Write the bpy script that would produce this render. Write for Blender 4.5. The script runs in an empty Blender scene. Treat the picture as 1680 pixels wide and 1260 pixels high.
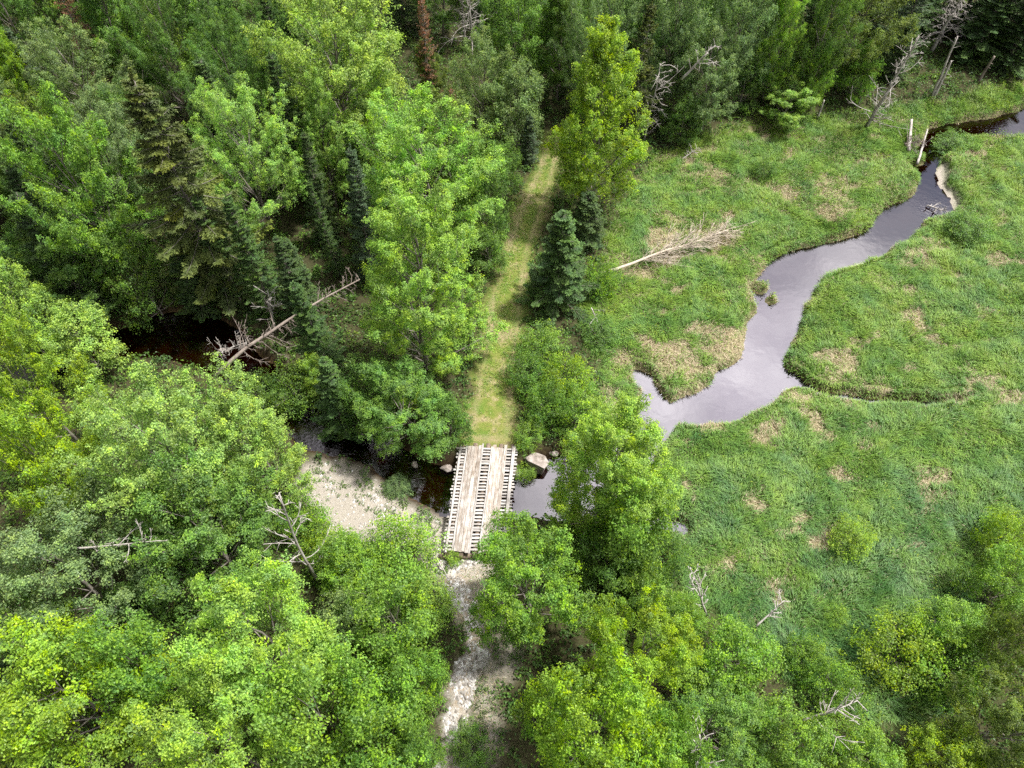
import bpy, math, random
import numpy as np
from math import sin, cos, pi, radians, sqrt

S = bpy.context.scene
COL = S.collection
W, H = 1680.0, 1260.0
CAMH, PITCH, F = 44.0, radians(55), 1200.0
FW = np.array([0, cos(PITCH), -sin(PITCH)]); UP = np.array([0, sin(PITCH), cos(PITCH)]); RT = np.array([1.0, 0, 0])
CAM = np.array([0, 0, CAMH])


def at(px, py, z=0.0):
    """point on the horizontal plane z that the photograph shows at pixel px,py"""
    d = FW * F + RT * (px - W / 2) + UP * (H / 2 - py)
    return CAM + d * ((z - CAMH) / d[2])


def depth(p):
    return float(np.dot(np.asarray(p) - CAM, FW))


# ------------------------------------------------------------------ noise
def _h(ix, iy, s):
    n = (ix.astype(np.int64) * 374761393 + iy.astype(np.int64) * 668265263 + s * 974711) & 0x7fffffff
    n = ((n ^ (n >> 13)) * 1274126177) & 0x7fffffff
    return ((n ^ (n >> 16)) & 0xffff) / 65535.0


def vn(x, y, sc, seed=0):
    x = np.asarray(x, float) / sc; y = np.asarray(y, float) / sc
    ix = np.floor(x); iy = np.floor(y); fx = x - ix; fy = y - iy
    fx = fx * fx * (3 - 2 * fx); fy = fy * fy * (3 - 2 * fy)
    a = _h(ix, iy, seed); b = _h(ix + 1, iy, seed); c = _h(ix, iy + 1, seed); d = _h(ix + 1, iy + 1, seed)
    return (a * (1 - fx) + b * fx) * (1 - fy) + (c * (1 - fx) + d * fx) * fy


def fbm(x, y, sc, seed=0, o=3):
    t = 0; a = 1; n = 0
    for k in range(o):
        t = t + a * vn(x, y, sc / 2 ** k, seed + 17 * k); n += a; a *= .55
    return t / n


def sst(a, b, x):
    t = np.clip((x - a) / (b - a), 0, 1)
    return t * t * (3 - 2 * t)


# ------------------------------------------------------------------ mesh helpers
def mkmesh(name, V, Q=None, T=None, attrs=None, smooth=False):
    V = np.asarray(V, np.float32).reshape(-1, 3)
    Q = np.zeros((0, 4), np.int32) if Q is None or len(Q) == 0 else np.asarray(Q, np.int32)
    T = np.zeros((0, 3), np.int32) if T is None or len(T) == 0 else np.asarray(T, np.int32)
    me = bpy.data.meshes.new(name)
    me.vertices.add(len(V)); me.vertices.foreach_set('co', V.ravel())
    loops = np.concatenate([Q.ravel(), T.ravel()])
    me.loops.add(len(loops)); me.loops.foreach_set('vertex_index', loops)
    n = len(Q) + len(T)
    me.polygons.add(n)
    st = np.concatenate([np.arange(len(Q)) * 4, len(Q) * 4 + np.arange(len(T)) * 3]).astype(np.int32)
    me.polygons.foreach_set('loop_start', st)
    me.polygons.foreach_set('use_smooth', np.full(n, smooth))
    for k, v in (attrs or {}).items():
        a = me.attributes.new(k, 'FLOAT', 'POINT'); a.data.foreach_set('value', np.asarray(v, np.float32))
    me.update(calc_edges=True)
    me.validate(verbose=False)
    return me


def link(name, data, parent=None, mat=None, loc=None):
    o = bpy.data.objects.new(name, data); COL.objects.link(o)
    if parent is not None: o.parent = parent
    if loc is not None: o.location = loc
    if mat is not None and data is not None and len(data.materials) == 0: data.materials.append(mat)
    return o


def tag(o, label=None, cat=None, group=None, kind=None):
    if label: o['label'] = label
    if cat: o['category'] = cat
    if group: o['group'] = group
    if kind: o['kind'] = kind
    return o


def nrm(v):
    v = np.asarray(v, float)
    return v / (np.linalg.norm(v, axis=-1, keepdims=True) + 1e-9)


class Tubes:
    def __init__(s, sides=5): s.V = []; s.Q = []; s.T = []; s.n = 0; s.k = sides

    def add(s, pts, rad, k=None):
        pts = np.asarray(pts, float); rad = np.asarray(rad, float); k = k or s.k; m = len(pts)
        tg = nrm(np.gradient(pts, axis=0))
        ref = np.array([0, 0, 1.0]) if abs(tg[0, 2]) < .8 else np.array([1.0, 0, 0])
        u = nrm(np.cross(tg, ref)); w = np.cross(tg, u)
        a = np.arange(k) * 2 * pi / k
        ring = pts[:, None] + rad[:, None, None] * (u[:, None] * np.cos(a)[None, :, None] + w[:, None] * np.sin(a)[None, :, None])
        s.V.append(ring.reshape(-1, 3))
        i = np.arange(m - 1)[:, None] * k; j = np.arange(k)[None]; j2 = (j + 1) % k
        q = np.stack([i + j, i + j2, i + k + j2, i + k + j], -1).reshape(-1, 4) + s.n
        s.Q.append(q)
        for c, st in ((0, 0), (1, (m - 1) * k)):
            t = [[s.n + st, s.n + st + x, s.n + st + x + 1] for x in range(1, k - 1)]
            s.T.append(np.array([x[::-1] for x in t] if c == 0 else t))
        s.n += m * k

    def mesh(s, name):
        if not s.V: return None
        return mkmesh(name, np.concatenate(s.V), np.concatenate(s.Q), np.concatenate(s.T), smooth=True)


def leaves(rng, C, N, L, Wd, rnd, clm, axis=None, droop=.18):
    """rhombic leaves at C facing N"""
    n = len(C)
    ax = rng.normal(size=(n, 3)) if axis is None else axis
    N = nrm(N); a = nrm(ax - N * (ax * N).sum(1, keepdims=True)); b = np.cross(N, a)
    L = np.broadcast_to(L, (n,))[:, None]; Wd = np.broadcast_to(Wd, (n,))[:, None]
    dz = N * L * droop
    V = np.stack([C - a * L * .5 - dz, C + b * Wd * .5 + dz * .2 + a * L * .05, C + a * L * .5 - dz, C - b * Wd * .5 + dz * .2 + a * L * .05], 1).reshape(-1, 3)
    Q = np.arange(n * 4).reshape(-1, 4)
    return V, Q, {'rnd': np.repeat(rnd, 4), 'clm': np.repeat(clm, 4)}


# ------------------------------------------------------------------ materials
def newmat(name):
    m = bpy.data.materials.new(name); m.use_nodes = True
    nt = m.node_tree; nt.nodes.clear()
    out = nt.nodes.new('ShaderNodeOutputMaterial')
    return m, nt, out


def N(nt, t, **kw):
    n = nt.nodes.new(t)
    for k, v in kw.items():
        if k.startswith('i_'):
            key = k[2:]
            n.inputs[int(key) if key.isdigit() else key].default_value = v
        else: setattr(n, k, v)
    return n


def math_n(nt, op, a, b=None, c=None, clamp=False):
    n = nt.nodes.new('ShaderNodeMath'); n.operation = op; n.use_clamp = clamp
    for i, v in enumerate((a, b, c)):
        if v is None: continue
        if isinstance(v, (int, float)): n.inputs[i].default_value = v
        else: nt.links.new(v, n.inputs[i])
    return n.outputs[0]


def mix_c(nt, f, a, b, mode='MIX'):
    n = nt.nodes.new('ShaderNodeMix'); n.data_type = 'RGBA'; n.blend_type = mode; n.clamp_factor = True
    for s, v in ((n.inputs[0], f), (n.inputs[6], a), (n.inputs[7], b)):
        if hasattr(v, 'node'): nt.links.new(v, s)
        else: s.default_value = v if isinstance(v, (int, float)) else (*v, 1) if len(v) == 3 else v
    return n.outputs[2]


def attr(nt, name):
    return N(nt, 'ShaderNodeAttribute', attribute_name=name).outputs['Fac']


def noise(nt, scale, detail=3, rough=.6, vec=None, coord='Position'):
    n = N(nt, 'ShaderNodeTexNoise'); n.inputs['Scale'].default_value = scale; n.inputs['Detail'].default_value = detail; n.inputs['Roughness'].default_value = rough
    if vec is None:
        if coord == 'Position': vec = N(nt, 'ShaderNodeNewGeometry').outputs['Position']
        else: vec = N(nt, 'ShaderNodeTexCoord').outputs['Object']
    nt.links.new(vec, n.inputs['Vector'])
    return n.outputs['Fac']


def ramp(nt, f, stops):
    r = N(nt, 'ShaderNodeValToRGB'); e = r.color_ramp.elements
    while len(e) < len(stops): e.new(.5)
    for x, (p, c) in zip(e, stops): x.position = p; x.color = (*c, 1) if len(c) == 3 else c
    nt.links.new(f, r.inputs[0])
    return r.outputs[0]


def leaf_material(name, transl=.42, rough=.45, spec=.35, young_highlight=.55):
    m, nt, out = newmat(name); L = nt.links.new
    oc = N(nt, 'ShaderNodeObjectInfo').outputs['Color']
    rnd = attr(nt, 'rnd'); clm = attr(nt, 'clm')
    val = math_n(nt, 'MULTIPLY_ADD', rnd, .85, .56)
    big = noise(nt, .55, 3, .6, coord='Object')
    val = math_n(nt, 'MULTIPLY', val, math_n(nt, 'MULTIPLY_ADD', big, 1.1, .45))
    val = math_n(nt, 'MULTIPLY', val, math_n(nt, 'MULTIPLY_ADD', clm, .5, .75))
    hue = math_n(nt, 'ADD', math_n(nt, 'MULTIPLY_ADD', clm, -.045, .522), math_n(nt, 'MULTIPLY_ADD', big, .06, -.03))
    hs = N(nt, 'ShaderNodeHueSaturation'); L(oc, hs.inputs['Color']); L(val, hs.inputs['Value']); L(hue, hs.inputs['Hue']); L(math_n(nt, 'MULTIPLY_ADD', clm, .3, .8), hs.inputs['Saturation'])
    y = mix_c(nt, 1.0, hs.outputs[0], (2.05, 1.65, 1.1), 'MULTIPLY')  # young yellow leaves, brightened further so leaf highlights sit in the colour
    yf = math_n(nt, 'MULTIPLY', math_n(nt, 'SMOOTH_MIN', 1, math_n(nt, 'MULTIPLY_ADD', rnd, 2.2, -1.2, clamp=True), 0), young_highlight)
    c = mix_c(nt, yf, hs.outputs[0], y)
    p = N(nt, 'ShaderNodeBsdfPrincipled', i_Roughness=rough); p.inputs['Specular IOR Level'].default_value = spec
    L(c, p.inputs['Base Color'])
    t = N(nt, 'ShaderNodeBsdfTranslucent'); L(mix_c(nt, 1.0, c, (1.25, 1.3, .7), 'MULTIPLY'), t.inputs['Color'])
    mx = N(nt, 'ShaderNodeMixShader', i_0=transl); L(p.outputs[0], mx.inputs[1]); L(t.outputs[0], mx.inputs[2])
    L(mx.outputs[0], out.inputs[0])
    return m


def plain_mat(name, c1, c2, scale=4, rough=.9, stretch=None, bump=.3, c3=None):
    m, nt, out = newmat(name); L = nt.links.new
    co = N(nt, 'ShaderNodeTexCoord').outputs['Object']
    if stretch:
        mp = N(nt, 'ShaderNodeMapping'); mp.inputs['Scale'].default_value = stretch; L(co, mp.inputs[0]); co = mp.outputs[0]
    f = noise(nt, scale, 5, .65, vec=co)
    st = [(.3, c1), (.68, c2)] if c3 is None else [(.28, c1), (.5, c2), (.72, c3)]
    p = N(nt, 'ShaderNodeBsdfPrincipled', i_Roughness=rough); p.inputs['Specular IOR Level'].default_value = .2
    L(ramp(nt, f, st), p.inputs['Base Color'])
    b = N(nt, 'ShaderNodeBump', i_Strength=bump, i_Distance=.03); L(f, b.inputs['Height']); L(b.outputs[0], p.inputs['Normal'])
    L(p.outputs[0], out.inputs[0])
    return m


M = {}
M['leaf'] = leaf_material('broadleaf_foliage')
M['needle'] = leaf_material('needle_foliage', transl=.2, rough=.55, spec=.25, young_highlight=.35)
M['bark'] = plain_mat('bark', (.12, .1, .09), (.3, .27, .24), 5, stretch=(1, 1, .25))
M['deadwood'] = plain_mat('weathered_dead_wood', (.2, .175, .155), (.48, .45, .42), 4, stretch=(1, 1, .3))
M['deadbrown'] = plain_mat('brown_dead_wood', (.13, .1, .085), (.3, .255, .22), 3, stretch=(1, 1, .3))
M['paledead'] = plain_mat('straw_dead_wood', (.3, .25, .19), (.5, .44, .36), 4)
M['rock'] = plain_mat('granite', (.1, .085, .07), (.24, .205, .185), 2.5, c3=(.36, .33, .31), bump=.6)

# ------------------------------------------------------------------ layout traced on the ground
WZ = -.5
bankA = [(1900, 120), (1680, 178), (1640, 192), (1590, 200), (1550, 206), (1522, 212), (1506, 245), (1492, 278), (1508, 294), (1503, 315),
         (1494, 325), (1447, 345), (1428, 375), (1400, 390), (1330, 407), (1290, 413), (1257, 432), (1240, 462), (1236, 480), (1244, 502), (1226, 530),
         (1221, 575), (1206, 597), (1180, 612), (1150, 642), (1120, 654), (1096, 658), (1078, 643), (1064, 618), (1040, 608), (1036, 618), (1054, 645), (1046, 690), (985, 735), (915, 745),
         (890, 752), (862, 776), (840, 778), (760, 772), (715, 765), (670, 742), (640, 712), (570, 694), (525, 672), (480, 632), (445, 600), (415, 572), (395, 545), (345, 516),
         (290, 512), (240, 524), (150, 560), (0, 580), (-300, 560)]
bankB = [(-300, 680), (0, 650), (150, 610), (230, 588), (290, 590), (340, 612), (385, 645), (430, 684), (470, 708), (500, 737), (560, 748), (610, 768), (650, 797),
         (700, 832), (728, 850), (840, 850), (930, 852), (980, 868), (1050, 872), (1122, 878), (1126, 862), (1050, 850), (1070, 800), (1075, 740), (1112, 694), (1150, 696), (1190, 696), (1215, 691),
         (1240, 677), (1270, 661), (1281, 642), (1300, 633), (1320, 637), (1360, 651), (1420, 660), (1480, 665.5), (1540, 665.5), (1585, 655), (1540, 660), (1480, 660),
         (1420, 655), (1360, 645), (1320, 628), (1300, 612), (1279, 604), (1291, 578), (1306, 540), (1319, 505), (1336, 475), (1356, 451), (1400, 438), (1432, 425),
         (1500, 386), (1512, 367), (1558, 350), (1562, 338), (1550, 322), (1538, 300), (1534, 277), (1548, 252), (1560, 238), (1576, 226), (1605, 227), (1653, 226), (1680, 224), (1900, 185)]


def poly(pts, z=0.0):
    return np.array([at(x, y, z)[:2] for x, y in pts])


CREEK = poly(bankA + bankB, WZ)
MARSH = poly([(975, 610), (955, 490), (1005, 450), (1000, 380), (1055, 300), (1070, 262), (1180, 218), (1260, 205), (1400, 200), (1480, 185), (1560, 175), (1680, 140), (2100, 60),
              (2300, 500), (2000, 800), (1690, 820), (1610, 890), (1610, 1000), (1600, 1150), (1480, 1200), (1400, 1180), (1310, 1125), (1180, 1010), (1120, 990), (1100, 930),
              (1080, 800), (1000, 700)])
ISLETS = [(1251, 465, .75), (1270, 487, .55), (1505, 255, .9)]
GRAVEL = poly([(492, 800), (500, 757), (535, 748), (600, 775), (640, 800), (690, 842), (730, 856), (800, 890), (830, 930), (760, 960), (705, 930), (690, 895), (620, 895), (575, 895), (530, 880)])
SAND = poly([(1549, 262), (1535, 280), (1539, 303), (1554, 328), (1572, 337), (1560, 300)])


def ribbon(cl, z=0.0):
    A = []; B = []
    for x, y, w in cl:
        A.append((x - w / 2, y)); B.append((x + w / 2, y))
    return poly(A + B[::-1], z)


TRAIL = ribbon([(799, 735, 96), (806, 690, 86), (812, 640, 78), (822, 560, 72), (833, 480, 66), (847, 420, 60), (864, 370, 54), (884, 315, 48), (900, 268, 44), (912, 225, 36)])
PATH = ribbon([(755, 905, 60), (732, 925, 34), (745, 965, 38), (766, 1000, 30), (788, 1045, 38), (781, 1085, 50), (764, 1120, 42), (752, 1160, 30), (744, 1200, 28), (736, 1260, 34), (728, 1330, 36)])
SHOULDER = ribbon([(750, 900, 120), (745, 950, 100), (785, 1000, 90), (808, 1050, 90), (808, 1090, 90), (785, 1130, 100), (775, 1180, 100), (770, 1240, 90), (770, 1330, 90)])


def sdist(P, poly_):
    """signed distance, negative inside"""
    A = poly_; B = np.roll(poly_, -1, 0)
    x, y = P[:, 0], P[:, 1]
    d = np.full(len(P), 1e18); ins = np.zeros(len(P), bool)
    for a, b in zip(A, B):
        e = b - a; l2 = e @ e + 1e-12
        t = np.clip(((x - a[0]) * e[0] + (y - a[1]) * e[1]) / l2, 0, 1)
        d = np.minimum(d, (x - a[0] - t * e[0]) ** 2 + (y - a[1] - t * e[1]) ** 2)
        c = (a[1] > y) != (b[1] > y)
        if c.any():
            xi = a[0] + (y - a[1]) * e[0] / (e[1] if abs(e[1]) > 1e-12 else 1e-12)
            ins ^= c & (x < xi)
    d = np.sqrt(d)
    return np.where(ins, -d, d)


DRY = [(1390, 775, 1.3), (1190, 915, 1.5), (1275, 945, 1.4), (1345, 335, 2.2), (1290, 340, 1.7), (1105, 590, 2.2), (1085, 565, 2), (1000, 590, 2.2), (1255, 705, 1.6),
       (1510, 537, 1.2), (1345, 300, 1.6), (1535, 795, 1.3), (1350, 895, 1.3), (1115, 400, 3.4), (1170, 395, 2.6), (1080, 420, 2.6), (1120, 270, 1.2), (1200, 300, 1.5), (1330, 660, 1.5),
       (1400, 670, 1.2), (1460, 640, 1.2), (1340, 690, 1.4), (1480, 600, 1.1), (1620, 270, 1.4), (1500, 1120, 1.6), (1650, 660, 1.2), (1150, 560, 2.2), (1200, 560, 1.6), (1240, 820, 1), (1290, 380, 1.4)]
DRYP = [(at(x, y)[:2], r) for x, y, r in DRY]
G = {}


def zones(P):
    """all ground fields at points P (n,2)"""
    x, y = P[:, 0], P[:, 1]
    wx = (vn(x, y, 1.3, 5) - .5) * .7 + (vn(x, y, .5, 6) - .5) * .35; wy = (vn(x, y, 1.3, 7) - .5) * .7 + (vn(x, y, .5, 8) - .5) * .35
    Pw = P + np.stack([wx, wy], 1)
    z = {}
    dc = sdist(P + .55 * np.stack([wx, wy], 1), CREEK)
    for px, py, r in ISLETS:
        c = at(px, py)[:2]; dd = np.hypot(x - c[0] + wx * .5, (y - c[1]) + wy * .5) - r
        dc = np.where(dd < 0, np.maximum(dc, -dd), dc); dc = np.where((dd >= 0) & (dc < 0), np.maximum(dc, -dd), dc)
    z['dc'] = dc
    z['marsh'] = sst(1.2, -1.2, sdist(P + 1.8 * np.stack([wx, wy], 1), MARSH))
    dg = np.minimum(sdist(Pw, GRAVEL), sdist(Pw, SAND)); z['gravel'] = sst(.5, -.4, dg)
    z['trail'] = sst(.7, -.7, sdist(Pw, TRAIL))
    z['rut'] = np.exp(-((sdist(P + .4 * np.stack([wx, wy], 1), TRAIL) + .62) / .24) ** 2) * (.4 + .9 * vn(x, y, 1.6, 503))
    z['path'] = sst(.2, -.2, sdist(Pw, PATH))
    z['bridge'] = sst(.5, 0, sdist(P, BRPOLY))
    z['shoulder'] = sst(.6, -.6, sdist(P + 1.5 * np.stack([wx, wy], 1), SHOULDER))
    n = fbm(x + 8, y, 3.6, 31, 4); n2 = fbm(x * .55 + y * .25, y - x * .2, 1.1, 55, 3)
    dry = sst(.54, .68, n * .5 + n2 * .5 + .05 * sst(30, 44, y - .35 * x) - .05 * sst(30, 20, y)) * .8
    for c, r in DRYP:
        q = np.hypot(x - c[0] + wx * 2.6, y - c[1] + wy * 2.6) / r
        dry = np.maximum(dry, sst(1.35, .1, q) * sst(.33, .62, n2 * .75 + n * .25) * 1.4)
    bank = sst(.8, .15, dc) * sst(.45, .6, fbm(x, y, 2.5, 77, 2)) * .6
    z['dry'] = np.clip(np.maximum(dry, bank), 0, 1) * z['marsh']
    # height
    h = (fbm(x, y, 5, 3, 3) - .5) * .35 * z['marsh'] + (1 - z['marsh']) * (.25 + (fbm(x, y, 7, 4, 3) - .4) * .9)
    far = sst(25, 90, np.hypot(x, (y - 30)))
    h = h + far * (1 - z['marsh']) * 2.0 * fbm(x, y, 30, 12, 2)
    br = BRC;  d = np.hypot((x - br[0]) / 4.5, (y - br[1]) / 11)
    h = h * sst(.75, 1.35, d) + .42 * (1 - sst(.75, 1.35, d))
    h = np.where(z['gravel'] > .01, h * (1 - z['gravel']) + z['gravel'] * (-.1 + .06 * vn(x, y, 1, 9)), h)
    wid = .55 + 2.4 * z['gravel']
    t = sst(0, 1, dc / wid)
    h = (WZ - .08) * (1 - t) + h * t
    h = np.where(dc < 0, WZ - .08 - np.minimum(.75, -dc * .55), h)
    z['h'] = np.where(dc > 0, np.maximum(h, WZ + .02 * np.minimum(1, dc / .2)), h)
    return z


BRPOLY = poly([(747, 728), (853, 728), (838, 910), (722, 910)], .7)
bq = [at(752, 731, .7), at(849, 734, .7), at(831, 902, .7), at(727, 902, .7)]
BRC = np.mean(np.array(bq), 0)


def gz(x, y):
    return float(zones(np.array([[x, y]], float))['h'][0])


# ------------------------------------------------------------------ ground
def axis(lo, hi, step, far):
    a = list(np.arange(lo, hi + 1e-6, step)); s = step; x = lo; L_ = []
    while x > -far: s *= 1.35; x -= s; L_.append(x)
    s = step; x = a[-1]; R_ = []
    while x < far: s *= 1.35; x += s; R_.append(x)
    return np.array(L_[::-1] + a + R_)


gx = axis(-46, 56, .28, 900); gy = axis(0, 84, .28, 900)
X, Y = np.meshgrid(gx, gy)
P = np.stack([X.ravel(), Y.ravel()], 1)
Zn = zones(P)
GV = np.column_stack([P, Zn['h']])
nx, ny = len(gx), len(gy)
i = (np.arange(ny - 1)[:, None] * nx + np.arange(nx - 1)[None]).ravel()
GQ = np.stack([i, i + 1, i + nx + 1, i + nx], 1)


def ground_material():
    m, nt, out = newmat('ground_cover'); L = nt.links.new
    n1 = noise(nt, .9, 6, .65); n2 = noise(nt, 7, 4, .7); n3 = noise(nt, 26, 3, .7)
    forest = ramp(nt, n2, [(.3, (.022, .02, .011)), (.5, (.05, .045, .022)), (.7, (.045, .07, .02))])
    marsh = ramp(nt, n2, [(.3, (.045, .08, .02)), (.55, (.09, .14, .035)), (.75, (.2, .19, .09))])
    dry = ramp(nt, n3, [(.3, (.17, .15, .07)), (.55, (.3, .25, .15)), (.75, (.42, .36, .24))])
    trail = ramp(nt, n1, [(.38, (.09, .145, .022)), (.52, (.15, .165, .04)), (.66, (.26, .215, .12))])
    grv = ramp(nt, n3, [(.25, (.15, .128, .105)), (.5, (.29, .26, .22)), (.7, (.4, .37, .33))])
    pth = mix_c(nt, math_n(nt, 'MULTIPLY_ADD', n1, 5, -2.2, clamp=True), ramp(nt, n3, [(.25, (.13, .105, .075)), (.5, (.25, .205, .15)), (.7, (.33, .28, .21))]), ramp(nt, n3, [(.25, (.24, .22, .2)), (.5, (.42, .4, .38)), (.7, (.58, .56, .54))]))
    mud = ramp(nt, n2, [(.3, (.018, .012, .008)), (.7, (.06, .038, .022))])
    bed = ramp(nt, n2, [(.3, (.05, .03, .014)), (.7, (.2, .12, .06))])
    c = mix_c(nt, attr(nt, 'marsh'), forest, marsh)
    c = mix_c(nt, math_n(nt, 'MULTIPLY', attr(nt, 'dry'), .85), c, dry)
    sh = math_n(nt, 'MULTIPLY', attr(nt, 'shoulder'), math_n(nt, 'MULTIPLY_ADD', n1, 4, -1.5, clamp=True))
    c = mix_c(nt, sh, c, grv)
    c = mix_c(nt, attr(nt, 'trail'), c, trail)
    c = mix_c(nt, math_n(nt, 'MULTIPLY', attr(nt, 'rut'), math_n(nt, 'MULTIPLY_ADD', n2, 2.2, -.6, clamp=True)), c, ramp(nt, n3, [(.3, (.17, .13, .075)), (.7, (.36, .29, .19))]))
    c = mix_c(nt, attr(nt, 'mud'), c, mud)
    c = mix_c(nt, attr(nt, 'gravel'), c, grv)
    c = mix_c(nt, attr(nt, 'path'), c, pth)
    c = mix_c(nt, attr(nt, 'bed'), c, bed)
    p = N(nt, 'ShaderNodeBsdfPrincipled', i_Roughness=.95); p.inputs['Specular IOR Level'].default_value = .12
    L(c, p.inputs['Base Color'])
    b = N(nt, 'ShaderNodeBump', i_Strength=.6, i_Distance=.08); L(n3, b.inputs['Height']); L(b.outputs[0], p.inputs['Normal'])
    L(p.outputs[0], out.inputs[0])
    return m


M['ground'] = ground_material()
AT = dict(rut=np.clip(Zn['rut'], 0, 1), marsh=Zn['marsh'], dry=Zn['dry'], gravel=Zn['gravel'], trail=Zn['trail'], path=Zn['path'], shoulder=Zn['shoulder'] * (1 - Zn['path']),
          mud=sst(.75, .2, Zn['dc']) * (Zn['dc'] > 0) * (1 - .8 * Zn['dry']) * (1 - Zn['gravel']), bed=(Zn['dc'] <= 0).astype(float))
fz = {k: v[GQ].mean(1) for k, v in AT.items()}
cls = np.zeros(len(GQ), int)
cls[fz['trail'] > .5] = 1; cls[fz['gravel'] > .5] = 2; cls[fz['path'] > .5] = 3
for k, nm in enumerate(['ground', 'trail', 'gravel_bar', 'path']):
    q = GQ[cls == k]; used, inv = np.unique(q.ravel(), return_inverse=True)
    me = mkmesh(nm, GV[used], inv.reshape(-1, 4), attrs={a: v[used] for a, v in AT.items()}, smooth=True)
    tag(link(nm, me, mat=M['ground']), kind='structure')


# water
def water_material():
    m, nt, out = newmat('peat_brown_water'); L = nt.links.new
    rf = attr(nt, 'riffle')
    n1 = noise(nt, 1.6, 3, .5); n2 = noise(nt, 5, 2, .5)
    hgt = math_n(nt, 'ADD', math_n(nt, 'MULTIPLY', n1, .03), math_n(nt, 'MULTIPLY', math_n(nt, 'MULTIPLY', n2, rf), .4))
    b = N(nt, 'ShaderNodeBump', i_Strength=1.0, i_Distance=.12); L(hgt, b.inputs['Height'])
    tr = N(nt, 'ShaderNodeBsdfTransparent'); tr.inputs[0].default_value = (.2, .09, .036, 1)
    gl = N(nt, 'ShaderNodeBsdfGlossy', i_Roughness=.03); gl.inputs[0].default_value = (.97, .95, 1, 1)
    L(b.outputs[0], gl.inputs['Normal'])
    fr = N(nt, 'ShaderNodeFresnel', i_IOR=1.8)
    L(b.outputs[0], fr.inputs['Normal'])
    mx = N(nt, 'ShaderNodeMixShader'); L(fr.outputs[0], mx.inputs[0]); L(tr.outputs[0], mx.inputs[1]); L(gl.outputs[0], mx.inputs[2])
    L(mx.outputs[0], out.inputs[0])
    return m


wx_ = np.arange(-60, 75, .75); wy_ = np.arange(8, 90, .75)
XX, YY = np.meshgrid(wx_, wy_); WV = np.column_stack([XX.ravel(), YY.ravel(), np.full(XX.size, WZ)])
rc = at(575, 725, WZ); rc2 = at(660, 748, WZ); rc3 = at(1600, 208, WZ); rc4 = at(1535, 345, WZ)
rif = np.maximum(np.exp(-((WV[:, 0] - rc[0]) / 3.2) ** 2 - ((WV[:, 1] - rc[1]) / 1.8) ** 2), .7 * np.exp(-((WV[:, 0] - rc2[0]) / 2) ** 2 - ((WV[:, 1] - rc2[1]) / 1.5) ** 2))
rif = np.maximum(rif, .6 * np.exp(-((WV[:, 0] - rc3[0]) / 2.5) ** 2 - ((WV[:, 1] - rc3[1]) / 2) ** 2))
rif = np.maximum(rif, .4 * np.exp(-((WV[:, 0] - rc4[0]) / 1.5) ** 2 - ((WV[:, 1] - rc4[1]) / 1.5) ** 2))
i = (np.arange(len(wy_) - 1)[:, None] * len(wx_) + np.arange(len(wx_) - 1)[None]).ravel()
wq = np.stack([i, i + 1, i + len(wx_) + 1, i + len(wx_)], 1)
wc = zones(WV[:, :2])['dc']
wq = wq[(wc[wq].min(1) < 1.2)]
tag(link('creek_water', mkmesh('creek_water', WV, wq, attrs={'riffle': rif}, smooth=True), mat=water_material()), kind='structure')


# ------------------------------------------------------------------ grass and ground cover (uncountable)
def grass_material(name):
    m, nt, out = newmat(name); L = nt.links.new
    rnd = attr(nt, 'rnd'); dr = attr(nt, 'dry')
    n1 = noise(nt, .32, 4, .6); n2 = noise(nt, 1.4, 3, .6)
    sp = N(nt, 'ShaderNodeSeparateXYZ'); L(N(nt, 'ShaderNodeNewGeometry').outputs['Position'], sp.inputs[0])
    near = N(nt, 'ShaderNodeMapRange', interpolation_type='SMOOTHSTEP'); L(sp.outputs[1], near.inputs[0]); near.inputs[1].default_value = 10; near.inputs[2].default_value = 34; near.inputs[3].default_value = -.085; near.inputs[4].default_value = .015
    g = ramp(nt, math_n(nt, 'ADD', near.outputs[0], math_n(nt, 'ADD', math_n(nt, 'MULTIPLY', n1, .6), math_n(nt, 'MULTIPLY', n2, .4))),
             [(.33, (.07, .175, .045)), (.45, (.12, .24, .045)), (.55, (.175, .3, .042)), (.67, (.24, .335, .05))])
    v = math_n(nt, 'MULTIPLY_ADD', rnd, .9, .55)
    g = mix_c(nt, 1.0, g, N_comb(nt, v), 'MULTIPLY')
    s = mix_c(nt, rnd, (.28, .22, .12), (.6, .52, .36))
    c = mix_c(nt, dr, g, s)
    p = N(nt, 'ShaderNodeBsdfPrincipled', i_Roughness=.5); p.inputs['Specular IOR Level'].default_value = .3
    L(c, p.inputs['Base Color'])
    t = N(nt, 'ShaderNodeBsdfTranslucent'); L(c, t.inputs['Color'])
    mx = N(nt, 'ShaderNodeMixShader', i_0=.35); L(p.outputs[0], mx.inputs[1]); L(t.outputs[0], mx.inputs[2]); L(mx.outputs[0], out.inputs[0])
    return m


def N_comb(nt, v):
    c = nt.nodes.new('ShaderNodeCombineColor')
    for k in range(3): nt.links.new(v, c.inputs[k])
    return c.outputs[0]


M['grass'] = grass_material('meadow_grass')
rng = np.random.default_rng(7)


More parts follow.
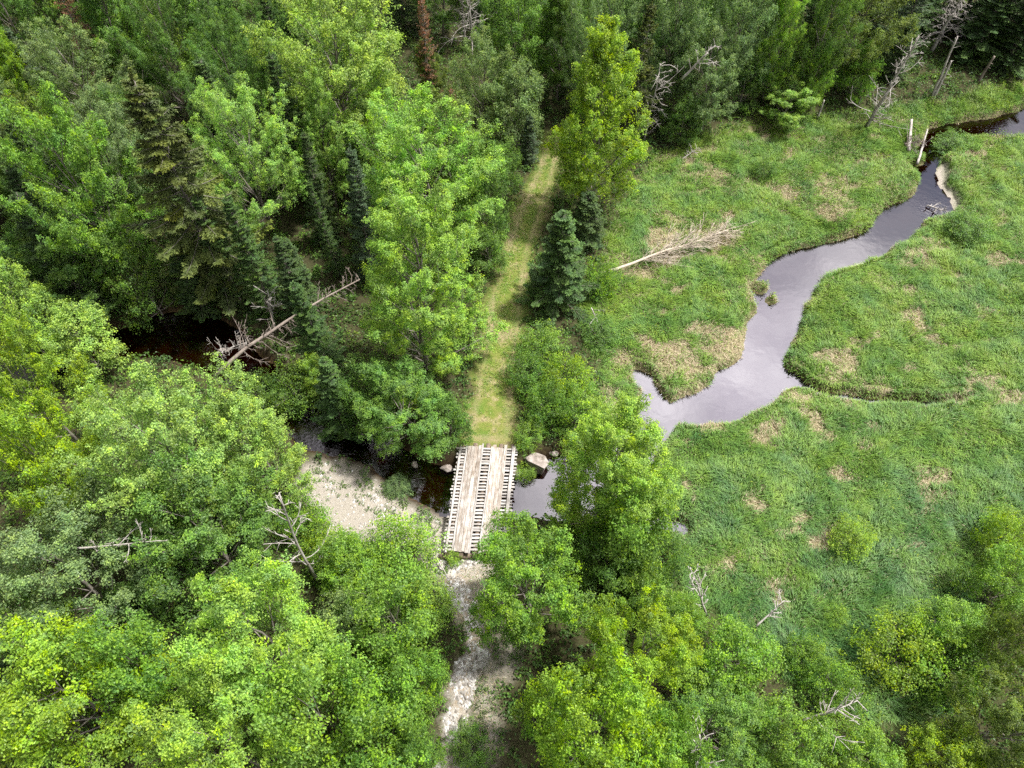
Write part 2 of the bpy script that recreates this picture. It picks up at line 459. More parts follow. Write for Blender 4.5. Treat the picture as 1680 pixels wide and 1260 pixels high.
def blades(name, Pz, ang, ln, wd, lean, rnd, dry, label, cat='grass'):
    n = len(Pz); d = np.stack([np.cos(ang), np.sin(ang), np.zeros(n)], 1); sd = np.stack([-np.sin(ang), np.cos(ang), np.zeros(n)], 1)
    up = np.array([0, 0, 1.0])
    ln = ln[:, None]; wd = wd[:, None]; le = lean[:, None]
    mid = Pz + up * ln * .55 * np.sqrt(1 - .6 * le ** 2) + d * ln * .28 * le
    tip = Pz + up * ln * (1 - .72 * le) + d * ln * (.25 + .62 * le)
    V = np.stack([Pz - sd * wd * .5, Pz + sd * wd * .5, mid + sd * wd * .42, mid - sd * wd * .42, tip], 1).reshape(-1, 3)
    b = np.arange(n)[:, None] * 5
    me = mkmesh(name, V, b + np.array([[0, 1, 2, 3]]), b + np.array([[3, 2, 4]]), {'rnd': np.repeat(rnd, 5), 'dry': np.repeat(dry, 5)})
    return tag(link(name, me, mat=M['grass']), label, cat, kind='stuff')


def scatter(n, x0, x1, y0, y1):
    return np.stack([rng.uniform(x0, x1, n), rng.uniform(y0, y1, n)], 1)


def inframe(P, z=0, m=1.05):
    d = np.column_stack([P, np.full(len(P), z)]) - CAM
    dz = d @ FW; u = d @ RT / dz * F; v = d @ UP / dz * F
    return (np.abs(u) < 840 * m) & (np.abs(v) < 630 * m)


# marsh grass
Pm = scatter(960000, -2, 56, 8, 76); Pm = Pm[inframe(Pm, 0, 1.15)]
zz = zones(Pm)
tuft = fbm(Pm[:, 0], Pm[:, 1], .55, 91, 2)
keep = (zz['marsh'] > rng.uniform(.25, .75, len(Pm))) & (zz['dc'] > .1) & (zz['gravel'] < .4) & (rng.random(len(Pm)) < np.where(zz['dry'] > .5, .62, 1.0) * (.5 + .95 * tuft))
Pm = Pm[keep]; zz = {k: v[keep] for k, v in zz.items()}; tuft = tuft[keep]
x, y = Pm[:, 0], Pm[:, 1]
n = len(Pm)
flow = fbm(x, y, 3.2, 120, 2) * 9 + 2.2
toC = (zz['dc'] < .9)
hgt = .7 * fbm(x, y, 2.4, 140, 3) + .3 * sst(.25, .75, vn(x, y, .75, 143))
dryb = (rng.random(n) < np.clip(zz['dry'] * 1.05, .03 + (.08 + .3 * sst(30, 42, y - .35 * x)) * sst(.42, .66, fbm(x * .6 + y * .3, y - x * .2, 1.6, 171, 3)), .9)).astype(float)
ln = (.3 + .98 * hgt) * rng.uniform(.65, 1.2, n) * (1 - .35 * dryb) * (.55 + .45 * sst(.1, 2.0, zz['dc']))
lean = np.clip(.25 + .6 * fbm(x, y, 1.6, 160, 2) + rng.normal(0, .14, n) + .25 * dryb, .1, 1)
nb_ = zz['dc'] < .75
q_ = Pm[nb_]; d0 = sdist(q_, CREEK)
gxy = np.stack([sdist(q_ + [.1, 0], CREEK) - d0, sdist(q_ + [0, .1], CREEK) - d0], 1)
flow[nb_] = np.arctan2(-gxy[:, 1], -gxy[:, 0]); lean[nb_] = np.clip(lean[nb_] + .15, .1, 1)
blades('marsh_grass', np.column_stack([Pm, zz['h'] - .03]), flow + rng.normal(0, .7, n), ln, rng.uniform(.022, .044, n), lean, rng.random(n), dryb,
       'lush green marsh grass with straw-coloured dead patches on both sides of the winding creek')

# trail grass
Pt = scatter(70000, -6, 8, 6, 60)
zt = zones(Pt)
k = ((zt['trail'] > .35) & (rng.random(len(Pt)) < sst(.28, .62, fbm(Pt[:, 0], Pt[:, 1], 1.2, 201, 3)) + .12 + .3 * sst(30, 36, Pt[:, 1])) & (Pt[:, 1] > 26.2) & (rng.random(len(Pt)) < .25 + .75 * sst(26.5, 31, Pt[:, 1]))) | ((zt['shoulder'] > .3) & (zt['path'] < .3) & (rng.random(len(Pt)) < .2 + .8 * sst(.35, .6, fbm(Pt[:, 0], Pt[:, 1], 1.4, 207, 2))))
k &= (zt['dc'] > .1) & (zt['bridge'] < .02) & (rng.random(len(Pt)) > zt['rut'] * .6)
Pt = Pt[k]; zt = {a: v[k] for a, v in zt.items()}; n = len(Pt)
blades('trail_grass', np.column_stack([Pt, zt['h'] - .02]), rng.uniform(0, 6.28, n), rng.uniform(.14, .36, n), rng.uniform(.02, .035, n), rng.uniform(.3, .9, n), rng.uniform(.3, 1, n),
       (rng.random(n) < .12 + .5 * np.maximum(sst(31, 26, Pt[:, 1]), sst(20, 17, Pt[:, 1]))).astype(float), 'short yellow-green and straw grass growing on the trail beyond the bridge')


# leafy ground cover of the forest floor
def cover(name, n, x0, x1, y0, y1, cond, nl, rad, hh, leaf, col, label):
    Pc = scatter(n, x0, x1, y0, y1); Pc = Pc[inframe(Pc, .5, 1.18)]
    zc = zones(Pc); kk = cond(zc, Pc) & (zc['dc'] > .25) & (zc['bridge'] < .02); Pc = Pc[kk]; hz = zc['h'][kk]; n = len(Pc)
    rr = rng.uniform(.6, 1.4, n) * rad; hc = rng.uniform(.5, 1.5, n) * hh
    a = rng.uniform(0, 2 * pi, (n, nl)); q = np.sqrt(rng.random((n, nl)))
    Cx = Pc[:, :1] + rr[:, None] * q * np.cos(a); Cy = Pc[:, 1:] + rr[:, None] * q * np.sin(a)
    Cz = hz[:, None] + hc[:, None] * (1 - .75 * q ** 2) * rng.uniform(.55, 1, (n, nl))
    C = np.stack([Cx, Cy, Cz], -1).reshape(-1, 3)
    Nn = np.stack([np.cos(a) * q * .7, np.sin(a) * q * .7, np.full_like(a, .9)], -1).reshape(-1, 3) + rng.normal(0, .35, (n * nl, 3))
    V, Q, A = leaves(rng, C, Nn, leaf * rng.uniform(.7, 1.3, n * nl), leaf * .62 * rng.uniform(.7, 1.3, n * nl), rng.random(n * nl), np.repeat(np.clip(fbm(Pc[:, 0], Pc[:, 1], 2, 300, 2) + rng.normal(0, .12, n), 0, 1), nl))
    o = tag(link(name, mkmesh(name, V, Q, attrs=A), mat=M['leaf']), label, 'undergrowth', kind='stuff'); o.color = (*col, 1)


cover('forest_undergrowth', 30000, -46, 52, 4, 84, lambda z, P: (z['marsh'] < .4) & (z['trail'] < .3) & (z['path'] < .15) & (z['gravel'] < .25) & (rng.random(len(P)) > z['shoulder'] * .9), 12, .42, .5, .2, (.075, .155, .03),
      'dense low green undergrowth covering the forest floor beneath the trees')
cover('meadow_herbs', 26000, 5, 50, 8, 76, lambda z, P: (z['marsh'] > .3) & (z['gravel'] < .3) & (rng.random(len(P)) < (sst(.52, .66, fbm(P[:, 0], P[:, 1], 4, 333, 3)) * (.15 + .4 * sst(28, 40, P[:, 1])) + .9 * sst(56, 66, P[:, 1]) + .3 * sst(14, 9, P[:, 1]))), 10, .3, .72, .13, (.15, .24, .035),
      'patches of yellow-green leafy herbs mixed into the marsh grass')
cover('bar_weeds', 15000, -20, 4, 3, 30, lambda z, P: ((z['gravel'] > .2) | ((z['shoulder'] > .3) & (z['path'] < .2) & (rng.random(len(P)) < .55))) & (rng.random(len(P)) < .75 * sst(.46, .58, fbm(P[:, 0], P[:, 1], 1.6, 350, 2)) * np.maximum(sst(3.6, .8, z['dc']), z['shoulder'])), 9, .2, .3, .11, (.11, .19, .05),
      'low grey-green weeds sprouting along the water side of the gravel bar')


# stones of the path and bar (uncountable)
def pebbles(name, Ps, zs, size, mat, label):
    n = len(Ps); oct_ = np.array([[1, 0, 0], [0, 1, 0], [-1, 0, 0], [0, -1, 0], [0, 0, .75], [0, 0, -.6]], float)
    sc = size[:, None, None] * rng.uniform(.65, 1.3, (n, 1, 3)) * (1 + rng.normal(0, .12, (n, 6, 3)))
    a = rng.uniform(0, 6.28, n); c, s = np.cos(a)[:, None], np.sin(a)[:, None]
    v = oct_[None] * sc
    V = np.stack([v[..., 0] * c - v[..., 1] * s, v[..., 0] * s + v[..., 1] * c, v[..., 2]], -1) + np.column_stack([Ps, zs])[:, None]
    f = np.array([[0, 1, 4], [1, 2, 4], [2, 3, 4], [3, 0, 4], [1, 0, 5], [2, 1, 5], [3, 2, 5], [0, 3, 5]])
    T = (np.arange(n)[:, None, None] * 6 + f[None]).reshape(-1, 3)
    me = mkmesh(name, V.reshape(-1, 3), None, T, {'rnd': np.repeat(rng.random(n), 6)})
    tag(link(name, me, mat=mat), label, 'stones', kind='stuff')


def stone_mat():
    m, nt, out = newmat('pale_stones'); L = nt.links.new
    p = N(nt, 'ShaderNodeBsdfPrincipled', i_Roughness=.85)
    L(ramp(nt, attr(nt, 'rnd'), [(0, (.15, .13, .11)), (.4, (.3, .28, .26)), (.75, (.46, .445, .43)), (1, (.6, .59, .58))]), p.inputs['Base Color'])
    L(p.outputs[0], out.inputs[0]); return m


M['stone'] = stone_mat()
Pp = scatter(60000, -8, 4, 3, 26); zp = zones(Pp)
k = (zp['path'] > .35) & (rng.random(len(Pp)) < sst(.3, .6, fbm(Pp[:, 0], Pp[:, 1], 1.1, 401, 3))); pebbles('path_stones', Pp[k], zp['h'][k], rng.gamma(2, .022, k.sum()) + .02, M['stone'], 'pale broken stones covering the narrow path below the bridge')
Pp = scatter(22000, -16, 4, 14, 30); zp = zones(Pp)
k = (zp['gravel'] > .4) & (rng.random(len(Pp)) < .15 + .8 * sst(.4, .65, fbm(Pp[:, 0], Pp[:, 1], 1.5, 411, 3))); pebbles('bar_pebbles', Pp[k], zp['h'][k], rng.gamma(1.6, .022, k.sum()) + .015, M['stone'], 'small beige pebbles scattered over the sandy gravel bar left of the bridge')


# ------------------------------------------------------------------ trees
def bez(a, c, b, n):
    t = np.linspace(0, 1, n)[:, None]
    return a * (1 - t) ** 2 + 2 * c * t * (1 - t) + b * t * t


def make_decid(name, seed, h, r, cb, tall, nl, nleaf, leaf, multi=False):
    rg = np.random.default_rng(seed); tb = Tubes(5)
    tr = .012 * h + .02
    th = .86 * h
    kz = np.linspace(0, 1, 9); wob = np.cumsum(rg.normal(0, .012 * h, (9, 2)), 0); wob -= wob[0]
    tp = np.column_stack([wob, kz * th])
    if not multi: tb.add(tp, tr * (1 - .85 * kz) * np.where(kz == 0, 1.35, 1), 7)
    trunk = lambda z: np.array([np.interp(z, tp[:, 2], tp[:, 0]), np.interp(z, tp[:, 2], tp[:, 1]), z])
    P0 = []; D = []; LN = []
    ga = rg.uniform(0, 6.28)
    ph1, ph2 = rg.uniform(0, 6.28, 2)
    for i in range(nl):
        u = (i + .5) / nl; u = u ** .85
        az = ga + i * 2.39996 + rg.normal(0, .25)
        if tall == 2: pr = min(1, (u + .12) / .24) * (1 - u) ** .42 + .05
        elif tall: pr = min(1, (u + .12) / .28) * (1 - u) ** .62 + .06
        else: pr = sqrt(max(.02, 1 - ((u - .36) / .66) ** 2))
        R = r * pr * (.78 + .32 * rg.random()) * (1 + .16 * sin(2 * az + ph1) + .1 * sin(3 * az + ph2))
        zc = h * (cb + u * (.97 - cb)) - .1 * R
        el = radians(18 + 34 * u + rg.normal(0, 6))
        zs = max(zc - R * math.tan(el) - .1 * h, cb * h * .55 if not multi else 0)
        zs = min(zs, th * .97)
        s0 = trunk(zs) if not multi else np.array([rg.normal(0, .08 * r), rg.normal(0, .08 * r), 0.])
        e = np.array([cos(az) * R, sin(az) * R, zc]) + np.append(trunk(min(zc, th))[:2], 0)
        c = (s0 + e) / 2 + np.array([cos(az), sin(az), 0]) * R * (.12 if not multi else -.12) + np.array([0, 0, -.06 * R if not multi else .1 * h])
        pts = bez(s0, c, e, 7)
        lr = tr * (.42 - .18 * u) if not multi else tr * .6
        tb.add(pts, np.linspace(lr, lr * .18, 7), 4)
        Ll = np.linalg.norm(e - s0); dl = nrm(e - c)
        ns = int(5 + 1.3 * R)
        for j in range(ns):
            s = .28 + .72 * (j + rg.random() * .6) / ns
            p = pts[min(6, int(s * 6))] * (1 - (s * 6) % 1) + pts[min(6, int(s * 6) + 1)] * ((s * 6) % 1)
            yaw = (1 if j % 2 else -1) * radians(rg.uniform(25, 75))
            d = np.array([dl[0] * cos(yaw) - dl[1] * sin(yaw), dl[0] * sin(yaw) + dl[1] * cos(yaw), dl[2] * .7 + rg.uniform(-.1, .45)]); d = nrm(d)
            sl = (.2 + .22 * rg.random()) * Ll * (1.25 - s) + .35 * leaf / .15
            q = p + d * sl + np.array([0, 0, .05 * sl])
            sp = bez(p, (p + q) / 2 + np.array([0, 0, -.05 * sl]), q, 4)
            tb.add(sp, np.linspace(lr * .3, .008, 4), 3)
            nt_ = 3 + int(sl * 1.6)
            for m_ in range(nt_):
                t_ = .25 + .75 * (m_ + rg.random()) / nt_
                bp = sp[0] * (1 - t_) + sp[3] * t_
                td = nrm(d + rg.normal(0, .55, 3) + np.array([0, 0, .28]))
                P0.append(bp); D.append(td); LN.append(rg.uniform(.45, 1.0) * (leaf / .15) ** .5)
            P0.append(q); D.append(nrm(d + np.array([0, 0, .35]))); LN.append(rg.uniform(.5, 1.0) * leaf / .15)
        for m_ in range(3):
            P0.append(e); D.append(nrm(dl + rg.normal(0, .4, 3) + np.array([0, 0, .3]))); LN.append(.8)
    top = trunk(th)
    for m_ in range(10 if not multi else 3):
        P0.append(top + np.array([0, 0, rg.uniform(-.1, .08) * h])); D.append(nrm(np.array([rg.normal(0, .4), rg.normal(0, .4), 1]))); LN.append(rg.uniform(.5, 1.1))
    P0 = np.array(P0); D = np.array(D); LN = np.array(LN); nt_ = len(P0); per = max(6, int(nleaf / nt_))
    clm = np.clip(rg.normal(.5, .22, nt_), 0, 1)
    s = np.where(rg.random((nt_, per)) < .68, 1 - .22 * rg.random((nt_, per)) ** 1.5, rg.random((nt_, per)))
    g = rg.normal(0, 1, (nt_, per, 3)); sz = rg.uniform(.7, 1.35, (nt_, 1, 1)) * (leaf / .15) ** .6
    off = g * np.array([.15, .15, .065]) * sz
    off[..., 2] -= .9 * (off[..., 0] ** 2 + off[..., 1] ** 2) / sz[..., 0] * 1.6
    C = P0[:, None] + D[:, None] * (LN[:, None] * s)[..., None] + off
    tilt = np.repeat(rg.normal(0, .38, (nt_, 3)) + D * .25, per, 0) + off.reshape(-1, 3) * 2.2
    C = C.reshape(-1, 3); n = len(C)
    outw = C * np.array([1, 1, .0]); outw = outw / (np.linalg.norm(outw, axis=1, keepdims=True) + .5)
    Nn = np.array([0, 0, .85]) + outw * .3 + tilt + rg.normal(0, .27, (n, 3))
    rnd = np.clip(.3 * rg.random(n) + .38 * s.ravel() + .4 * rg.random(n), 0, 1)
    V, Q, A = leaves(rg, C, Nn, leaf * rg.uniform(.7, 1.3, n), leaf * .66 * rg.uniform(.75, 1.25, n), rnd, np.repeat(clm, per))
    return mkmesh(name + '_crown', V, Q, attrs=A), tb.mesh(name + '_trunk')


def make_spruce(name, seed, h, r, nleaf, sparse=False):
    rg = np.random.default_rng(seed); tb = Tubes(5)
    kz = np.linspace(0, 1, 6)
    tb.add(np.column_stack([rg.normal(0, .01 * h, 6) * kz, rg.normal(0, .01 * h, 6) * kz, kz * h * .98]), (.011 * h + .02) * (1 - .93 * kz), 6)
    P0 = []; D = []; LN = []; cl = []
    z = .08 * h if not sparse else .15 * h
    while z < h * .97:
        t = z / h; R = r * (1 - t) * rg.uniform(.72, 1.22) * (1.1 - .25 * max(0, .25 - t) * 4) + .1
        nb = int(6 + 3 * (1 - t)) if not sparse else int(5 + 4 * (1 - t))
        a0 = rg.uniform(0, 6.28)
        for b in range(nb):
            if rg.random() < .1: continue
            az = a0 + b * 2 * pi / nb + rg.normal(0, .25); Rb = R * rg.uniform(.62, 1.18) * (1 if not sparse else rg.uniform(.7, 1.1))
            d = np.array([cos(az), sin(az), 0]); dz = -.3 * Rb * (1 - t) + .3 * Rb * t + rg.normal(0, .06) * Rb
            s0 = np.array([0, 0, z]); e = s0 + d * Rb + np.array([0, 0, dz]); c = s0 + d * Rb * .55 + np.array([0, 0, dz * .9 - .1 * Rb])
            pts = bez(s0, c, e, 5); tb.add(pts, np.linspace(.012 + .008 * Rb, .005, 5), 3)
            clb = np.clip(rg.normal(.5, .2), 0, 1)
            nt_ = int(4 + Rb * 5)
            for m_ in range(nt_):
                s = .22 + .78 * (m_ + rg.random()) / nt_
                p = bez(s0, c, e, 21)[int(s * 20)]
                yaw = (1 if m_ % 2 else -1) * radians(rg.uniform(35, 60)) * (1 - .5 * s)
                td = np.array([d[0] * cos(yaw) - d[1] * sin(yaw), d[0] * sin(yaw) + d[1] * cos(yaw), -.15 + .3 * s + rg.normal(0, .08) - (.25 if sparse else 0)])
                P0.append(p); D.append(nrm(td)); LN.append((.22 + .3 * Rb * (1.1 - s)) * rg.uniform(.8, 1.2)); cl.append(clb)
            P0.append(e); D.append(nrm(d + np.array([0, 0, .25]))); LN.append(.22); cl.append(clb)
        z += (.043 * h + .06) * rg.uniform(.7, 1.3) * (1 - .45 * t) * (1 if not sparse else 1.05)
    for m_ in range(5):
        P0.append(np.array([0, 0, h * (.91 + .018 * m_)])); D.append(nrm(np.array([rg.normal(0, .18), rg.normal(0, .18), 1]))); LN.append(.28); cl.append(.6)
    P0 = np.array(P0); D = np.array(D); LN = np.array(LN); cl = np.array(cl); nt_ = len(P0); per = max(5, int(nleaf / nt_))
    s = (np.arange(per)[None] + rg.random((nt_, per))) / per
    C = (P0[:, None] + D[:, None] * (LN[:, None] * s)[..., None]).reshape(-1, 3)
    n = len(C); sgn = np.where(np.arange(n) % 2, 1, -1)[:, None]
    Dr = np.repeat(D, per, 0); side = np.cross(Dr, [0, 0, 1.0])
    ax = nrm(Dr * .8 + side * sgn * .75 + rg.normal(0, .2, (n, 3)))
    ll = .15 * rg.uniform(.7, 1.3, n)
    C = C + ax * ll[:, None] * .45
    Nn = np.array([0, 0, 1.0]) + rg.normal(0, .45, (n, 3))
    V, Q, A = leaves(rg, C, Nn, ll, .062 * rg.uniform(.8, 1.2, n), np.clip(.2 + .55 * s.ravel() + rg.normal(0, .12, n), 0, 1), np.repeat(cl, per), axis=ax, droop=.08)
    return mkmesh(name + '_crown', V, Q, attrs=A), tb.mesh(name + '_trunk')


PROTO = {}
for k in range(5): PROTO['big', k] = make_decid('broad_tree', 10 + k, 13, 5.0, .26, False, (34, 30, 38, 28, 34)[k], (78000, 84000, 70000, 64000, 80000)[k], (.12, .108, .128, .138, .112)[k]) + (13, 5.0)
for k in range(4): PROTO['med', k] = make_decid('mid_tree', 30 + k, 9.5, 3.1, .22, False, (24, 20, 26, 22)[k], (36000, 40000, 31000, 36000)[k], (.115, .105, .13, .11)[k]) + (9.5, 3.1)
for k in range(3): PROTO['tall', k] = make_decid('tall_tree', 50 + k, 14, 3.6, .18, True, 40, 64000, .122) + (14, 3.6)
PROTO['grand', 0] = make_decid('grand_tree', 65, 16, 4.8, .1, 2, 46, 95000, .118) + (16, 4.8)
for k in range(4): PROTO['small', k] = make_decid('small_tree', 70 + k, 4.8, 1.9, .12, False, 18, 12000, .115) + (4.8, 1.9)
for k in range(4): PROTO['shrub', k] = make_decid('shrub', 90 + k, 2.2, 1.25, .12, False, 16, 6000, .105, True) + (2.2, 1.25)
for k in range(3): PROTO['spruce', k] = make_spruce('spruce', 110 + k, 11, 2.1, 34000) + (11, 2.1)
for k in range(2): PROTO['spruceS', k] = make_spruce('young_spruce', 120 + k, 6, 1.4, 11000) + (6, 1.4)
for k in range(2): PROTO['olive', k] = make_spruce('olive_conifer', 130 + k, 12, 3.2, 48000, True) + (12, 3.2)
for k in range(1): PROTO['rust', k] = make_spruce('rust_conifer', 140 + k, 10, 1.7, 4200, True) + (10, 1.7)
for (kd, k), p in PROTO.items():
    p[0].materials.append(M['needle'] if kd in ('spruce', 'spruceS', 'olive', 'rust') else M['leaf']); p[1].materials.append(M['bark'])

TINT = dict(B=(.125, .25, .032), P=(.2, .34, .07), Y=(.165, .285, .02), M=(.1, .205, .034), K=(.062, .14, .03), G=(.135, .22, .085), O=(.1, .16, .028),
            s=(.07, .135, .032), b=(.085, .14, .065), o=(.1, .13, .028), r=(.2, .1, .055), k=(.058, .108, .03), y=(.175, .315, .045), D=(.085, .175, .032))
prng = random.Random(5)
count = {}
TREES = []


def plant(kind, name, cat, label, base, h, r, tint, group=None):
    ks = [k for (kd, k) in PROTO if kd == kind]
    c = count.get(kind, 0); count[kind] = c + 1
    crown, trunk, ph, pr = PROTO[kind, ks[c % len(ks)]]
    e = bpy.data.objects.new(name, None); COL.objects.link(e); e.empty_display_size = .5
    e.location = (base[0], base[1], gz(base[0], base[1]) - .05)
    e.rotation_euler = (prng.gauss(0, .025), prng.gauss(0, .025), prng.uniform(0, 6.28))
    e.scale = (r / pr, r / pr, h / ph)
    co = link('crown' if kind not in ('shrub',) else 'foliage', crown, e)
    t = TINT[tint]; v = prng.uniform(.93, 1.07); co.color = (t[0] * v * prng.uniform(.94, 1.06), t[1] * v, t[2] * v * prng.uniform(.9, 1.15), 1)
    link('trunk' if kind not in ('shrub',) else 'stem', trunk, e)
    tag(e, label, cat, group)
    TREES.append((base[0], base[1], r, h))
    return e


def D_(cx, cy, rw, h, tint, label, tall=False, name=None):
    zc = h * (.6 if not tall else .52)
    p = at(cx, cy, zc); r = rw * depth(p) / F
    if tall: kd = 'tall'
    elif h < 3.6 and r < 2.4: kd = 'shrub'
    elif r < 2.35: kd = 'small'
    elif r < 3.7: kd = 'med'
    else: kd = 'big'
    sh = kd == 'shrub'
    return plant(kd, name or ('leafy_shrub' if sh else 'broadleaf_tree'), 'shrub' if sh else 'tree', label, p, h, r * 1.04, tint)


def S_(tx, ty, h, rw, tint, label, kind=None, name='spruce_tree'):
    p = at(tx, ty, h * .97); q = np.array([p[0], p[1], h * .3]); r = rw * depth(q) / F
    return plant(kind or ('spruce' if h > 7.5 else 'spruceS'), name, 'tree', label, p, h, r, tint)


